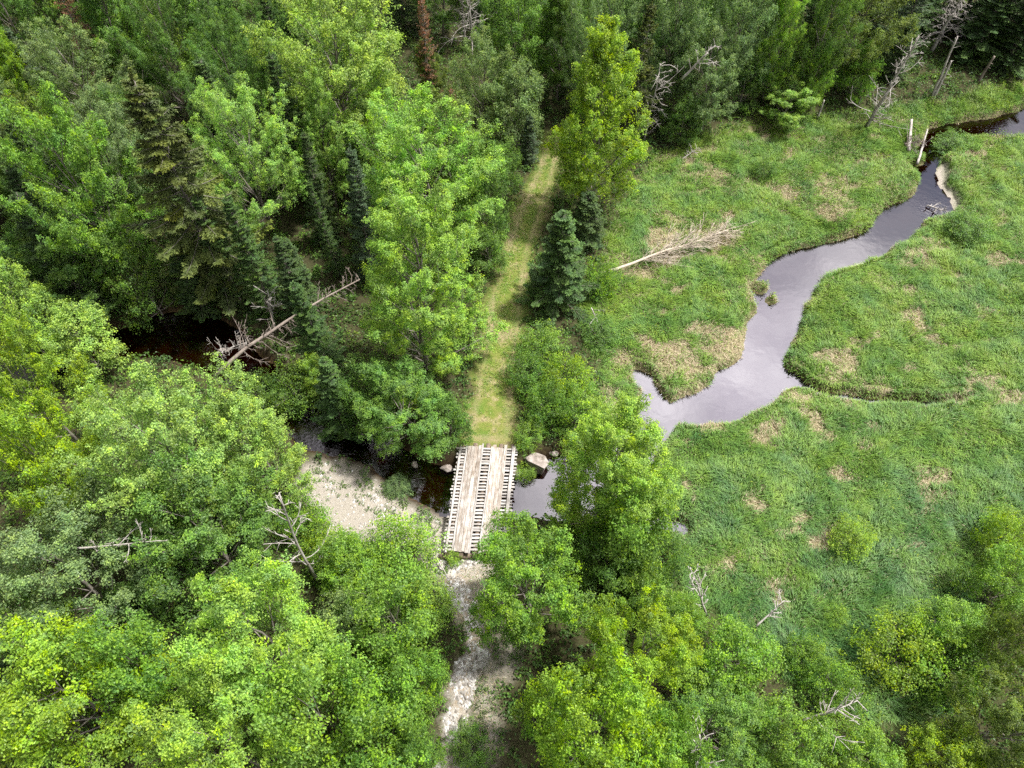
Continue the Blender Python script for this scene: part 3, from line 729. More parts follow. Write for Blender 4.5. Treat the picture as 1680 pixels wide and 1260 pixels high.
BROAD = [
 # top left
 (45, 150, 36, 12, 'Y', 'slim yellow-green broadleaf tree near the left edge below the bluish spruce', 1),
 (135, 140, 78, 13, 'G', 'grey-green rounded broadleaf tree right of the slim yellow-green one at upper left'),
 (195, 62, 58, 15, 'M', 'feathery mid-green tree leaning beside the rust-needled conifer at upper left', 1),
 (262, 70, 72, 15, 'D', 'tall deep-green broadleaf crown with pale trunks showing beneath it at upper left'),
 (347, 122, 34, 8, 'y', 'small bright green rounded tree above the short grey snag at upper left'),
 (355, 40, 58, 14, 'D', 'dark leafy tree at the top edge between deep-green crown and dark spruce'),
 (405, 130, 40, 9, 'D', 'dark green low tree left of the dark spruce and big pale maple'),
 (555, 95, 122, 17, 'P', 'large pale yellow-green maple crown standing highest at the upper centre-left'),
 (120, 300, 100, 17, 'B', 'broad fresh-green tree reaching left, beside the olive-brown conifer'),
 (400, 248, 84, 14, 'P', 'light green spreading tree just right of the olive-brown conifer'),
 (525, 235, 40, 13, 'P', 'narrow pale green tree squeezed between two dark spruces', 1),
 (700, 270, 116, 14, 'y', 'wide yellow-green tree left of the grassy trail, largest beside it'),
 (672, 668, 74, 7, 'M', 'darker green leafy tree hanging over the creek beside the bridge'),
 (735, 690, 35, 4, 'D', 'low dark green bushy tree touching the far left corner of the bridge'),
 (712, 140, 28, 9, 'O', 'small olive-green tree right of the large pale maple at upper centre', 1),
 (850, 60, 55, 12, 'M', 'bushy mid-green tree at top centre right of the two bare trunks'),
 (790, 135, 48, 11, 'G', 'grey-green bushy tree below the two bare trunks at top centre'),
 (1000, 70, 70, 15, 'G', 'large grey-green poplar crown behind the tall yellow-green tree'),
 (920, 55, 45, 14, 'M', 'slender mid-green tree between bushy tree and grey poplar at top', 1),
 (845, 175, 42, 8, 'G', 'dull grey-green low tree at the upper left of the trail end'),
 (988, 206, 78, 17, 'Y', 'tall yellow-green maple standing alone at the right of the trail end', 1),
 (795, 335, 36, 8, 'D', 'dark green low tree along the left verge of the trail'),
 (830, 275, 24, 5, 'M', 'small mid-green tree nearest the far end of the trail, left verge'),
 (800, 408, 30, 4, 'M', 'leafy bush on the left trail verge opposite the solitary dark spruce'),
 (1205, 40, 58, 14, 'G', 'silvery grey-green willow crown at the top right of centre'),
 (1172, 128, 48, 10, 'G', 'lower silvery willow crown with bare white limbs at its left'),
 (1105, 55, 50, 14, 'G', 'grey-green tree between poplar and silvery willow at the top edge'),
 (1282, 60, 34, 14, 'y', 'bright green narrow tree between silvery willow and dark olive tree', 1),
 (1405, 42, 62, 11, 'O', 'dull olive broadleaf tree left of the bare white snag'),
 (1348, 55, 44, 13, 'D', 'dark green tree left of the dull olive tree at the top edge'),
 (1405, 125, 28, 5, 'B', 'small vivid green shrub tree at the foot of the olive tree'),
 (1335, 140, 22, 6, 'B', 'little upright green tree right of the rounded willow bush'),
 (1292, 165, 42, 4.2, 'P', 'rounded light green willow bush at the upper edge of the meadow'),
 (1225, 130, 30, 6, 'D', 'dark small tree under the silvery willows at the meadow edge'),
 (1120, 195, 30, 4, 'D', 'dark low bush behind the bare grey branches at the meadow edge'),
 # left middle
 (12, 505, 58, 11, 'P', 'pale green tree on the left edge above the black pool'),
 (128, 560, 50, 6, 'P', 'light sparse tree whose branches reach over the black pool'),
 (105, 425, 70, 9, 'D', 'dark shaded bushy tree below the broad fresh-green tree at left'),
 (215, 430, 44, 9, 'D', 'shadowed bush at the far bank of the black pool'),
 (288, 738, 132, 14, 'P', 'very large whitish-green maple crown dominating the left middle'),
 (432, 742, 70, 10, 'P', 'light green round crown on the right shoulder of the large whitish maple'),
 (482, 625, 32, 3.5, 'M', 'leafy shrub on the far creek bank below the fallen dead tree trunk'),
 (606, 640, 46, 6, 'D', 'dark green tree between the creekside spruce and the tall light tree'),
 (50, 645, 72, 14, 'Y', 'yellow-green tree at left edge, upper one beside the large whitish maple'),
 (65, 765, 70, 13, 'Y', 'yellow-green tree at left edge, lower one beside the large whitish maple'),
 (425, 628, 30, 2.6, 'M', 'green creekside shrub below the fallen dead tree'),
 (520, 618, 26, 3.6, 'y', 'bright green bush left of the creekside spruce'),
 # bottom left
 (125, 935, 108, 12, 'G', 'grey-green drooping tree with visible pale branches at lower left'),
 (345, 880, 105, 11, 'M', 'shaded mid-green tree under the large whitish maple'),
 (425, 1045, 118, 13, 'y', 'yellow-flecked green tree below the bare sapling at lower left'),
 (105, 1140, 118, 12, 'Y', 'vivid yellow-green tree filling the bottom left corner'),
 (230, 1090, 70, 11, 'B', 'fresh green tree between the corner tree and the yellow-flecked one'),
 (380, 1215, 112, 15, 'y', 'pale-tipped green crown at the bottom edge, left'),
 (530, 1165, 80, 13, 'y', 'light green crown at the bottom edge right of the pale-tipped one'),
 (640, 1010, 70, 9, 'B', 'bushy bright green tree left of the stony path'),
 (585, 1010, 48, 7, 'G', 'small grey-green tree left of the bushy one beside the path'),
 (570, 935, 46, 5, 'B', 'low bright green tree behind the bare sapling near the gravel bar'),
 (600, 1200, 78, 10, 'B', 'green tree at the bottom edge left of the stony path'),
 (682, 1120, 46, 7, 'B', 'small leafy tree leaning over the stony path bend'),
 (682, 1235, 38, 6, 'M', 'dark low tree at the bottom edge beside the stony path'),
 (225, 1000, 45, 4, 'D', 'dark low tree in the gap under the grey-green drooping tree'),
 (20, 1010, 50, 9, 'D', 'dark green tree at the left edge above the corner tree'),
 # bottom right
 (880, 955, 90, 11, 'B', 'green tree covering the near right corner of the bridge'),
 (1040, 850, 62, 9, 'B', 'middle green tree half hidden below the large bright tree by the water'),
 (1035, 1070, 88, 11, 'Y', 'yellow-green tree at lower centre between bridge-corner tree and meadow shrubs'),
 (962, 1190, 102, 14, 'Y', 'brightest yellow-green crown at the bottom edge right of the path'),
 (1195, 1070, 60, 5.5, 'B', 'bushy green thicket tree at the lower edge of the meadow'),
 (1115, 1015, 38, 4.5, 'B', 'small green thicket tree left of the bushy one below the meadow'),
 (1170, 1195, 80, 6.5, 'M', 'mid-green tree at the bottom edge right of the brightest crown'),
 (1300, 1205, 54, 5, 'B', 'leafy green tree at the bottom beside the pale dead branches'),
 (1090, 1235, 60, 9, 'B', 'fresh green crown at the bottom edge between brightest crown and mid-green tree'),
 (1410, 1230, 48, 4, 'B', 'spreading green bush tree at the bottom edge right of the dead branches'),
 (1645, 1190, 80, 8, 'O', 'dark olive tree in the bottom right corner'),
 (1545, 1245, 50, 4.5, 'Y', 'yellow-green bush tree at the bottom edge near the right corner'),
 (1655, 1060, 45, 7, 'O', 'olive tree on the right edge above the corner tree'),
 (1650, 960, 46, 5, 'B', 'fresh green bush tree on the right edge beside the meadow'),
 (1655, 880, 34, 3, 'Y', 'yellow-green shrub on the right edge, topmost of that thicket'),
 (1370, 1130, 34, 2.6, 'B', 'low green shrub standing in the herbs above the pale dead branches'),
 (1330, 1075, 26, 2, 'B', 'small low shrub at the lower meadow edge right of the bushy thicket'),
 (1475, 1062, 46, 3, 'Y', 'bright yellow-green shrub, leftmost of the three in the lower meadow'),
 (1562, 1020, 44, 4, 'y', 'bright green shrub, farthest of the three in the lower meadow'),
 (1562, 1092, 48, 3.4, 'B', 'mid-green shrub, nearest of the three in the lower meadow'),
 (1398, 882, 26, 2, 'y', 'lone small round bush in the middle of the meadow'),
 (1375, 1010, 15, 1.2, 'y', 'tiny bright bush in the lower meadow left of three shrubs'),
 (1255, 277, 15, 1.6, 'D', 'tiny dark bush alone in the upper meadow'),
 (1590, 370, 26, 1.6, 'M', 'low grey-green bush on the right bank below the stream bend'),
 (1570, 225, 22, 1.2, 'M', 'low grey bush on the bank inside the upper stream bend'),
 # by the bridge
 (892, 566, 29, 2.6, 'B', 'fresh green shrub right of the trail, farthest below the solitary spruce'),
 (862, 612, 27, 2.5, 'M', 'grey-green shrub right of the trail, nearest the track'),
 (932, 622, 32, 2.6, 'Y', 'yellow-green shrub right of the trail beside the meadow'),
 (903, 664, 30, 3, 'M', 'dark round shrub in the middle of the trailside thicket'),
 (955, 680, 34, 3, 'B', 'leafy green shrub between trailside thicket and the water'),
 (868, 715, 20, 1.4, 'B', 'low green shrub just beyond the far right end of the bridge'),
 (861, 766, 13, 1.1, 'y', 'tiny bright shrub between the bridge and the big boulder'),
 (660, 897, 42, 3.5, 'y', 'round bright green bush at the edge of the gravel bar'),
 (500, 860, 32, 3, 'B', 'green bush at the left end of the gravel bar'),
 (545, 905, 32, 2.8, 'Y', 'yellow-green bush below the gravel bar beside the bare sapling'),
 (603, 925, 32, 3, 'B', 'leafy bush between two round bushes below the gravel bar'),
 (744, 912, 10, .8, 'y', 'tiny round plant at the near left end of the bridge'),
 (700, 985, 34, 2.6, 'y', 'low bright bush on the left edge of the stony path'),
 (770, 1225, 26, 1.5, 'M', 'low green bush on the path shoulder at the bottom edge'),
 (985, 455, 24, 3, 'B', 'fresh green shrub right beside the solitary dark spruce'),
 (985, 545, 24, 1.6, 'D', 'dark low shrub right below the solitary dark spruce'),
 (1000, 905, 52, 5, 'D', 'dark shaded tree beneath the large bright tree by the water'),
 (1080, 905, 34, 3.4, 'D', 'dark shrub under the right side of the large bright tree'),
 (1060, 965, 32, 3, 'M', 'mid-green shrub between the dark shrub and the yellow-green tree'),
 (650, 790, 16, .9, 'G', 'grey-green weed clump at the water side of the gravel bar'),
]
_p = at(688, 490, 8.3)
plant('grand', 'broadleaf_tree', 'tree', 'tall dense light green tree left of the trail reaching down to the creek', _p, 17, 112 * depth(_p) / F, 'y')
_p = at(1014, 770, 6.8)
plant('grand', 'broadleaf_tree', 'tree', 'large bright tree by the water right of the bridge', _p, 14, 122 * depth(_p) / F, 'y')
for t in BROAD: D_(*t[:6], tall=len(t) > 6)

SPR = [
 (20, 62, 11, 26, 'b', 'bluish spruce at the far upper left edge'),
 (448, 88, 14, 38, 's', 'dark spruce in front of the large pale maple'),
 (430, -5, 14, 30, 's', 'dark spruce at the top edge left of the large pale maple'),
 (515, 300, 10, 20, 's', 'slender dark spruce left of the tall light green tree'),
 (566, 250, 13, 33, 'b', 'bluish-grey spruce directly behind the tall light green tree'),
 (925, 352, 9.5, 57, 's', 'solitary dark green spruce standing beside the trail'),
 (490, 225, 11, 30, 'k', 'almost black spruce between light spreading tree and narrow pale tree'),
 (3, 185, 14, 40, 'k', 'almost black spruce on the left edge, upper'),
 (8, 290, 12, 42, 'k', 'almost black spruce on the left edge, lower'),
 (275, 390, 8, 34, 'k', 'dark spruce under the olive-brown conifer'),
 (470, 400, 8, 34, 'k', 'dark spruce behind the top of the fallen dead tree'),
 (965, 322, 5.5, 36, 'k', 'dark spruce beneath the tall yellow-green maple'),
 (868, 195, 5, 18, 'b', 'small bluish spruce at the far end of the trail'),
]
for t in SPR: S_(*t)
SPB = [
 (538, 606, 9.5, 36, 's', 'dark spruce hiding the upper end of the fallen dead tree'),
 (505, 535, 9, 32, 'k', 'dark spruce standing behind the middle of the fallen dead tree'),
 (398, 500, 11, 34, 's', 'dark spruce behind the fallen dead tree, left of the pair at its far bank'),
 (448, 512, 11.5, 34, 's', 'dark spruce behind the fallen dead tree, right of the pair at its far bank'),
 (560, 692, 8.5, 42, 's', 'dark spruce at the creek bank below the tall light green tree'),
 (150, 505, 12, 46, 'k', 'shadowed spruce on the far bank at the left of the black pool'),
 (1480, 75, 12, 40, 's', 'dark spruce right behind the bare white snag'),
 (1560, 65, 15, 48, 'k', 'dark spruce between the leaning grey snags at top right'),
 (1612, 95, 15, 50, 'k', 'tall dark spruce at the top edge near the right corner'),
 (1670, 105, 14, 48, 'k', 'dark spruce in the top right corner'),
 (1585, 105, 9, 45, 's', 'dark spruce behind the short leaning snag at top right'),
 (1640, 122, 8, 42, 's', 'lower dark spruce at the right edge above the stream'),
 (1455, 140, 6, 26, 's', 'small dark spruce under the bare white snag branches'),
 (1240, 140, 11, 30, 'k', 'dark spruce between silvery willow and bright narrow tree'),
 (1305, 120, 11, 30, 'k', 'dark spruce behind the rounded willow bush'),
]


def SB_(bx, by, h, rw, tint, label, kind=None, name='spruce_tree'):
    p = at(bx, by, .3); return plant(kind or ('spruce' if h > 7.5 else 'spruceS'), name, 'tree', label, p, h, rw * depth(p) / F, tint)


for t in SPB: SB_(*t)
S_(218, 140, 19, 112, 'o', 'olive-brown broad conifer with thin grey branches at upper left', 'olive', 'olive_conifer')
S_(1060, 20, 13, 45, 'o', 'sparse brownish conifer behind the bare grey branches at the forest edge', 'olive', 'olive_conifer')
S_(95, -5, 12, 38, 'r', 'dying conifer with rust-red needles at the upper left', 'rust', 'dying_conifer')
S_(692, 8, 13, 26, 'r', 'dying conifer with rust-red needles right of the large pale maple', 'rust', 'dying_conifer')
S_(742, 150, 8, 20, 'r', 'small rust-red conifer behind the wide yellow-green tree', 'rust', 'dying_conifer')

# forest behind and between: countless-looking, spread by a jittered grid where nothing stands yet
FILL = {'big': ('broadleaf_tree', 'green broadleaf crown in the continuous forest canopy behind the described trees'),
        'med': ('broadleaf_tree', 'smaller green broadleaf crown in the continuous forest canopy between the described trees'),
        'spruce': ('spruce_tree', 'dark spruce standing among broadleaf crowns in the continuous forest')}
pts = []
for gy_ in np.arange(8, 122, 6.2):
    for gx_ in np.arange(-68, 84, 6.2):
        pts.append((gx_ + prng.uniform(-2.2, 2.2), gy_ + prng.uniform(-2.2, 2.2)))
PA = np.array(pts); zf = zones(PA)
inf = inframe(PA, 7, 1.16)
okf = (zf['marsh'] < .02) & (zf['dc'] > 2.2) & (zf['trail'] < .02) & (zf['path'] < .02) & (zf['gravel'] < .02) & inf & (sdist(PA, MARSH) > 3.5) & (np.minimum(np.minimum(sdist(PA, TRAIL), sdist(PA, PATH)), sdist(PA, SHOULDER)) > 3.2) & (sdist(PA, GRAVEL) > 3)
CLEAR = [(at(470, 540), 0, 6), (at(769, 85), 3.5, 5.5), (at(1521, 97), 3, 5), (at(292, 190), 3, 5.5), (at(350, 190), 2.5, 4.5), (at(692, 130), 3, 4.5), (at(95, 90), 3, 4.5), (at(1056, 232), 2, 4)]
for (x, y) in PA[okf]:
    if any((x - a) ** 2 + (y - b) ** 2 < (1.5 + .62 * r) ** 2 for a, b, r, hh in TREES): continue
    if any(np.hypot(x - a[0], y - (a[1] - dy)) < q for a, dy, q in CLEAR): continue
    nearb = min(np.hypot(x - a, y - b) for a, b, r, hh in TREES)
    q = prng.random()
    if y < 31: continue
    if q < .34: kd, h, r, t = 'spruce', prng.uniform(9, 14), prng.uniform(1.7, 2.4), prng.choice('skkb')
    elif q < .7: kd, h, r, t = 'med', prng.uniform(8, 11), prng.uniform(2.4, 3.3), prng.choice('MDDDKO')
    else: kd, h, r, t = 'big', prng.uniform(11, 14.5), prng.uniform(3.4, 4.6), prng.choice('MDDGK')
    nm, lb = FILL[kd]
    plant(kd, nm, 'tree', lb, (x, y), h, r, t, 'forest canopy trees')

D_(22, 28, 44, 13, 'D', 'deep green tree in the top left corner beside the rust-needled conifer')
D_(62, -18, 46, 14, 'M', 'green crown cut by the top edge at the far left corner')
SB_(70, 75, 12, 34, 's', 'dark spruce in the top left corner below the rust-needled conifer')
D_(120, -25, 46, 14, 'D', 'green crown cut by the top edge right of the rust-needled conifer')


# ------------------------------------------------------------------ dead wood
def dead_tree(name, label, a, b, r0, nb, bl, mat, seed, t0=.15, up=.2, cat='dead tree', droop=0., curl=.5, sub=5, r1=.25, bow=0., flat=1., thick=1.):
    """bare trunk from a to b with curved bare branches"""
    rg = np.random.default_rng(seed); a = np.array(a, float); b = np.array(b, float)
    ax = nrm(b - a); Lt = np.linalg.norm(b - a)
    n = 9; t = np.linspace(0, 1, n)
    pts = a + (b - a) * t[:, None] + np.cumsum(rg.normal(0, .006 * Lt, (n, 3)), 0) * (t[:, None] > 0) + np.array([0, 0, 1.0]) * (bow * np.sin(t * pi))[:, None]
    e = bpy.data.objects.new(name, None); COL.objects.link(e); e.location = a
    tb = Tubes(7); tb.add(pts - a, r0 * (1 - (1 - r1) * t), 7); 
    if nb:
        tw = Tubes(4) if nb > 5 and name != 'bare_sapling' else tb; ref = np.array([0, 0, 1.0]) if abs(ax[2]) < .7 else np.array([1.0, 0, 0])
        u = nrm(np.cross(ax, ref)); w = np.cross(ax, u)
        for k in range(nb):
            s = t0 + (1 - t0) * (k + rg.random()) / nb
            p = a + (b - a) * s; p = np.array([np.interp(s, t, pts[:, c]) for c in range(3)])
            an = rg.uniform(0, 6.28); d = nrm(u * cos(an) + w * sin(an) + ax * up)
            d = nrm(d * np.array([1, 1, flat]))
            l = bl * (1.15 - .75 * s) * rg.choice([.3, .5, .7, .9, 1.1, 1.3])
            q = p + d * l + np.array([0, 0, 1]) * rg.normal(curl * .3, curl * .5) * l - np.array([0, 0, droop * l])
            c = p + d * l * .55 - np.array([0, 0, droop * .1 * l]) + rg.normal(0, .16, 3) * l * np.array([1, 1, flat])
            q = q + rg.normal(0, .17, 3) * l * np.array([1, 1, flat])
            bp = bez(p, c, q, 6) - a; br = r0 * (1 - .7 * s)
            tw.add(bp, np.linspace(max(.03, br * .3) * thick, .015 * thick, 6))
            for m_ in range(sub):
                ss = rg.uniform(.3, 1); p2 = bp[int(ss * 5)]; d2 = nrm(nrm(q - p) + rg.normal(0, .6, 3)); l2 = l * rg.uniform(.15, .4)
                tw.add(bez(p2, p2 + d2 * l2 * .5, p2 + d2 * l2 + np.array([0, 0, rg.normal(.0, .2) * l2]), 4), np.linspace(.022 * thick, .011 * thick, 4), 3)
        if tw is not tb: link('branches', tw.mesh('dead_branches'), e, mat)
    link('trunk', tb.mesh('dead_trunk'), e, mat)
    return tag(e, label, cat)


def stand(bx, by, tx, ty, hmax=22):
    a = at(bx, by, .3); a[2] = gz(a[0], a[1]) - .1
    best = min(np.arange(.6, hmax, .1), key=lambda h: np.hypot(*(at(tx, ty, h)[:2] - a[:2])))
    return a, at(tx, ty, best)


def lay(x0, y0, z0, x1, y1, z1): return at(x0, y0, z0), at(x1, y1, z1)


dead_tree('dead_conifer', 'bare bleached snag with curling white branches at the upper right meadow edge', *stand(1420, 206, 1502, 58), .2, 56, 2.6, M['deadwood'], 3, .1, .35, curl=.5, sub=4)
dead_tree('dead_conifer', 'tall grey snag with fine drooping branches at the top right edge', *stand(1521, 97, 1582, -15), .24, 60, 2.6, M['deadwood'], 4, .25, .2, droop=.35, sub=6)
dead_tree('dead_conifer', 'long branchless leaning grey trunk above the upper stream', *stand(1525, 165, 1574, 57), .15, 4, .9, M['deadwood'], 5, .4, sub=1, r1=.5)
dead_tree('dead_conifer', 'shorter grey trunk close against the long branchless leaning one', *stand(1529, 165, 1562, 101), .17, 7, 1.1, M['deadwood'], 6, .35, sub=1, r1=.45)
dead_tree('dead_conifer', 'short lone leaning snag before the dark spruces at top right', *stand(1600, 143, 1633, 90), .16, 3, .5, M['deadbrown'], 7, .4, sub=1, r1=.6)
dead_tree('broken_stub', 'thin broken stub below the rounded willow bush', *stand(1340, 197, 1352, 164), .13, 2, .4, M['deadwood'], 8, .5, sub=1, r1=.6)
dead_tree('dead_conifer', 'left one of two bare trunks at the top centre', *stand(763, 82, 756, -30), .16, 24, 2.0, M['deadwood'], 9, .2, sub=5)
dead_tree('dead_conifer', 'right one of two bare trunks at the top centre, with grey branches', *stand(775, 88, 770, -30), .17, 50, 2.8, M['deadwood'], 10, .15, sub=6)
dead_tree('dead_conifer', 'bare grey leaning tree with tangled branches right of the tall maple', *stand(1056, 232, 1088, 105), .12, 34, 2.4, M['deadwood'], 11, .05, droop=.2, sub=6)
dead_tree('dead_branch', 'heap of pale bare twigs on the upper meadow edge', *lay(1118, 262, .2, 1145, 243, 1.0), .06, 14, 1.2, M['deadwood'], 12, .1, sub=4)
dead_tree('dead_limb', 'bare white limb arching beside the lower silvery willow', *lay(1118, 130, 7, 1165, 78, 10), .12, 9, 2.4, M['deadwood'], 13, .3, .6, sub=5)
dead_tree('short_snag', 'short grey snag between bright small tree and light spreading tree', *stand(350, 190, 335, 125), .16, 10, .8, M['deadwood'], 14, .3, sub=2)
dead_tree('dead_tree', 'pale leafless trunk under the tall deep-green crown, left', *stand(285, 190, 235, 85), .1, 10, 1.5, M['deadwood'], 15, .3, sub=3)
dead_tree('dead_tree', 'pale leafless trunk under the tall deep-green crown, right', *stand(300, 190, 262, 90), .1, 12, 1.5, M['deadwood'], 16, .3, sub=3)
dead_tree('bare_sapling', 'bare dark sapling with forked twigs below the gravel bar', *stand(524, 958, 462, 805), .11, 20, 2.3, M['deadwood'], 17, .2, .7, sub=5)
dead_tree('fallen_tree', 'big fallen dead tree with tangled grey branches spanning the dark creek', *lay(352, 618, .7, 588, 465, 3.0), .17, 64, 2.1, M['deadbrown'], 18, .2, .45, cat='fallen tree', sub=9, bow=.5, curl=.2, thick=.75, droop=.15)
dead_tree('broken_snag', 'forked grey snag rising from the middle of the fallen tree', *stand(452, 545, 438, 478), .12, 14, 1.8, M['deadwood'], 19, .3, .6, sub=5)
dead_tree('driftwood', 'curly pale driftwood tangle at the edge of the black pool', *lay(350, 582, .1, 405, 560, .9), .09, 26, 1.5, M['deadwood'], 20, .05, sub=6, curl=.9)
dead_tree('dead_branch', 'single thin dead branch reaching over the dark creek', *lay(440, 674, .0, 500, 634, 1.6), .06, 5, .9, M['deadwood'], 21, .4, .6, sub=2)
dead_tree('fallen_tree', 'fallen straw-coloured dead conifer lying on the meadow right of the spruce', *lay(985, 448, 1.1, 1200, 378, .9), .14, 100, 3.4, M['paledead'], 22, .3, 1.6, cat='fallen tree', sub=8, curl=.08, flat=.35, thick=.8)
dead_tree('bleached_log', 'upright white bleached log at the old dam in the upper stream', *lay(1491, 247, .3, 1497, 196, 1.4), .17, 0, 0, M['deadwood'], 23, r1=.7, cat='log')
dead_tree('bleached_log', 'leaning grey log right of the white one at the old dam', *lay(1505, 268, .0, 1520, 212, .9), .13, 4, .7, M['deadwood'], 24, r1=.5, cat='log', sub=1)
dead_tree('driftwood', 'dark stick pile of the old dam beside the bleached logs', *lay(1484, 236, .5, 1517, 232, .7), .1, 55, 1.0, M['deadbrown'], 25, 0, .1, cat='driftwood', sub=3, curl=.3)
dead_tree('log', 'pale log lying along the right bank of the wide creek', *lay(1390, 440, -.35, 1432, 427, -.25), .12, 4, .5, M['deadwood'], 26, .2, cat='log', sub=1, r1=.6)
dead_tree('driftwood', 'twigs snagged on the pale shore of the upper stream', *lay(1520, 337, -.4, 1565, 350, .1), .06, 22, .8, M['deadwood'], 27, 0, .2, cat='driftwood', sub=3)
dead_tree('dead_branch', 'white forked dead branch at the bottom among the thickets', *lay(1318, 1182, 4.4, 1408, 1150, 5.2), .07, 14, 1.9, M['deadwood'], 28, .2, .5, sub=5)
dead_tree('dead_branch', 'white forked dead branch sticking out above the lower thickets', *lay(1240, 1028, 4.5, 1288, 984, 5.6), .06, 10, 1.4, M['deadwood'], 29, .35, .6, sub=4)
dead_tree('bare_sapling', 'thin bare sapling at the lower left edge of the meadow', *stand(1160, 1010, 1132, 935), .07, 20, 1.0, M['deadwood'], 30, .2, .8, sub=4)
dead_tree('dead_branch', 'bare white stem at the bottom edge left of the mid-green tree', *lay(1150, 1275, 5.5, 1152, 1205, 8), .06, 7, 1.2, M['deadwood'], 31, .3, .6, sub=3)
dead_tree('dead_branch', 'bare pale branch in the grey-green drooping tree at lower left', *lay(120, 900, 8, 255, 885, 9), .06, 14, 1.6, M['deadwood'], 32, .2, .5, sub=4)
dead_tree('dead_branch', 'bent dead stick on the stones at the near end of the bridge', *lay(716, 915, .3, 742, 958, .3), .06, 3, .5, M['deadwood'], 33, .3, sub=1)
dead_tree('dead_branch', 'grey bare twigs at the right foot of the solitary spruce', *lay(970, 505, 1.2, 988, 545, .4), .05, 12, .9, M['deadwood'], 34, .1, .6, sub=3)


# ------------------------------------------------------------------ rocks
def rock(px, py, sx, sy, sz, label, seed, z=-.45, rot=0.0):
    import bmesh
    rg = np.random.default_rng(seed); bm = bmesh.new(); bmesh.ops.create_icosphere(bm, subdivisions=4, radius=1)
    pl = nrm(rg.normal(size=(13, 3))); dd = rg.uniform(.42, .85, 13)
    for v in bm.verts:
        c = np.array(v.co)
        for n_, d_ in zip(pl, dd):
            e = c @ n_ - d_
            if e > 0: c = c - n_ * e * .98
        c = c * (1 + .05 * (vn(c[0:1] * 3 + 9, c[1:2] * 3 + c[2:3] * 2, .7, seed)[0] - .5))
        v.co = (c[0] * sx, c[1] * sy, c[2] * sz)
    me = bpy.data.meshes.new('boulder'); bm.to_mesh(me); bm.free()
    for p in me.polygons: p.use_smooth = False
    p = at(px, py, z + sz * .5)
    o = link('boulder', me, mat=M['rock'], loc=(p[0], p[1], z + sz * .35)); o.rotation_euler = (0, 0, rot)
    tag(o, label, 'rock')


rock(878, 758, 1.15, .95, 1.0, 'big pale granite boulder at the water right of the bridge', 1)
rock(733, 768, .5, .35, .45, 'small tan rock at the far left foot of the bridge', 2)
rock(681, 762, .3, .25, .3, 'small rock at the far creek bank between bridge and riffle', 3)
rock(576, 708, .45, .35, .4, 'larger pale rock in the riffle, left one of two', 4)
rock(590, 712, .32, .3, .3, 'smaller pale rock in the riffle, right one of two', 5)
rock(541, 703, .3, .22, .25, 'dark wet stone in the creek at the head of the riffle', 6)
rock(365, 575, .5, .22, .2, 'flat brownish stone at the edge of the black pool', 7)
rock(905, 742, .5, .4, .4, 'grey rock half hidden behind the big granite boulder', 8)
rock(845, 775, .4, .4, .35, 'rock wedged against the right side of the bridge', 9)


# ------------------------------------------------------------------ bridge
def wood_mat(name, a, b, c):
    m, nt, out = newmat(name); L = nt.links.new
    co = N(nt, 'ShaderNodeTexCoord').outputs['Object']
    oi = N(nt, 'ShaderNodeObjectInfo').outputs['Random']
    ad = N(nt, 'ShaderNodeVectorMath', operation='ADD'); L(co, ad.inputs[0])
    cx = N(nt, 'ShaderNodeCombineXYZ'); L(math_n(nt, 'MULTIPLY', oi, 40), cx.inputs[0]); L(math_n(nt, 'MULTIPLY', oi, 17), cx.inputs[1]); L(cx.outputs[0], ad.inputs[1])
    mp = N(nt, 'ShaderNodeMapping'); mp.inputs['Scale'].default_value = (.45, 7, 7); L(ad.outputs[0], mp.inputs[0])
    f1 = noise(nt, 2.2, 6, .7, vec=mp.outputs[0]); f2 = noise(nt, 1.1, 3, .6, vec=ad.outputs[0])
    f = math_n(nt, 'ADD', math_n(nt, 'MULTIPLY', f1, .6), math_n(nt, 'MULTIPLY', f2, .4))
    cc = ramp(nt, f, [(.36, a), (.48, b), (.58, c)])
    cc = mix_c(nt, 1.0, cc, N_comb(nt, math_n(nt, 'MULTIPLY_ADD', oi, .35, .8)), 'MULTIPLY')
    p = N(nt, 'ShaderNodeBsdfPrincipled', i_Roughness=.85); p.inputs['Specular IOR Level'].default_value = .2; L(cc, p.inputs['Base Color'])
    bp = N(nt, 'ShaderNodeBump', i_Strength=.5, i_Distance=.02); L(f1, bp.inputs['Height']); L(bp.outputs[0], p.inputs['Normal'])
    L(p.outputs[0], out.inputs[0]); return m


M['runner'] = wood_mat('worn_brown_white_boards', (.12, .088, .065), (.265, .225, .19), (.43, .405, .385))
M['plank'] = wood_mat('bleached_planks', (.17, .15, .135), (.34, .315, .295), (.44, .42, .405))
M['log'] = plain_mat('stringer_log', (.08, .06, .045), (.22, .17, .13), 4)


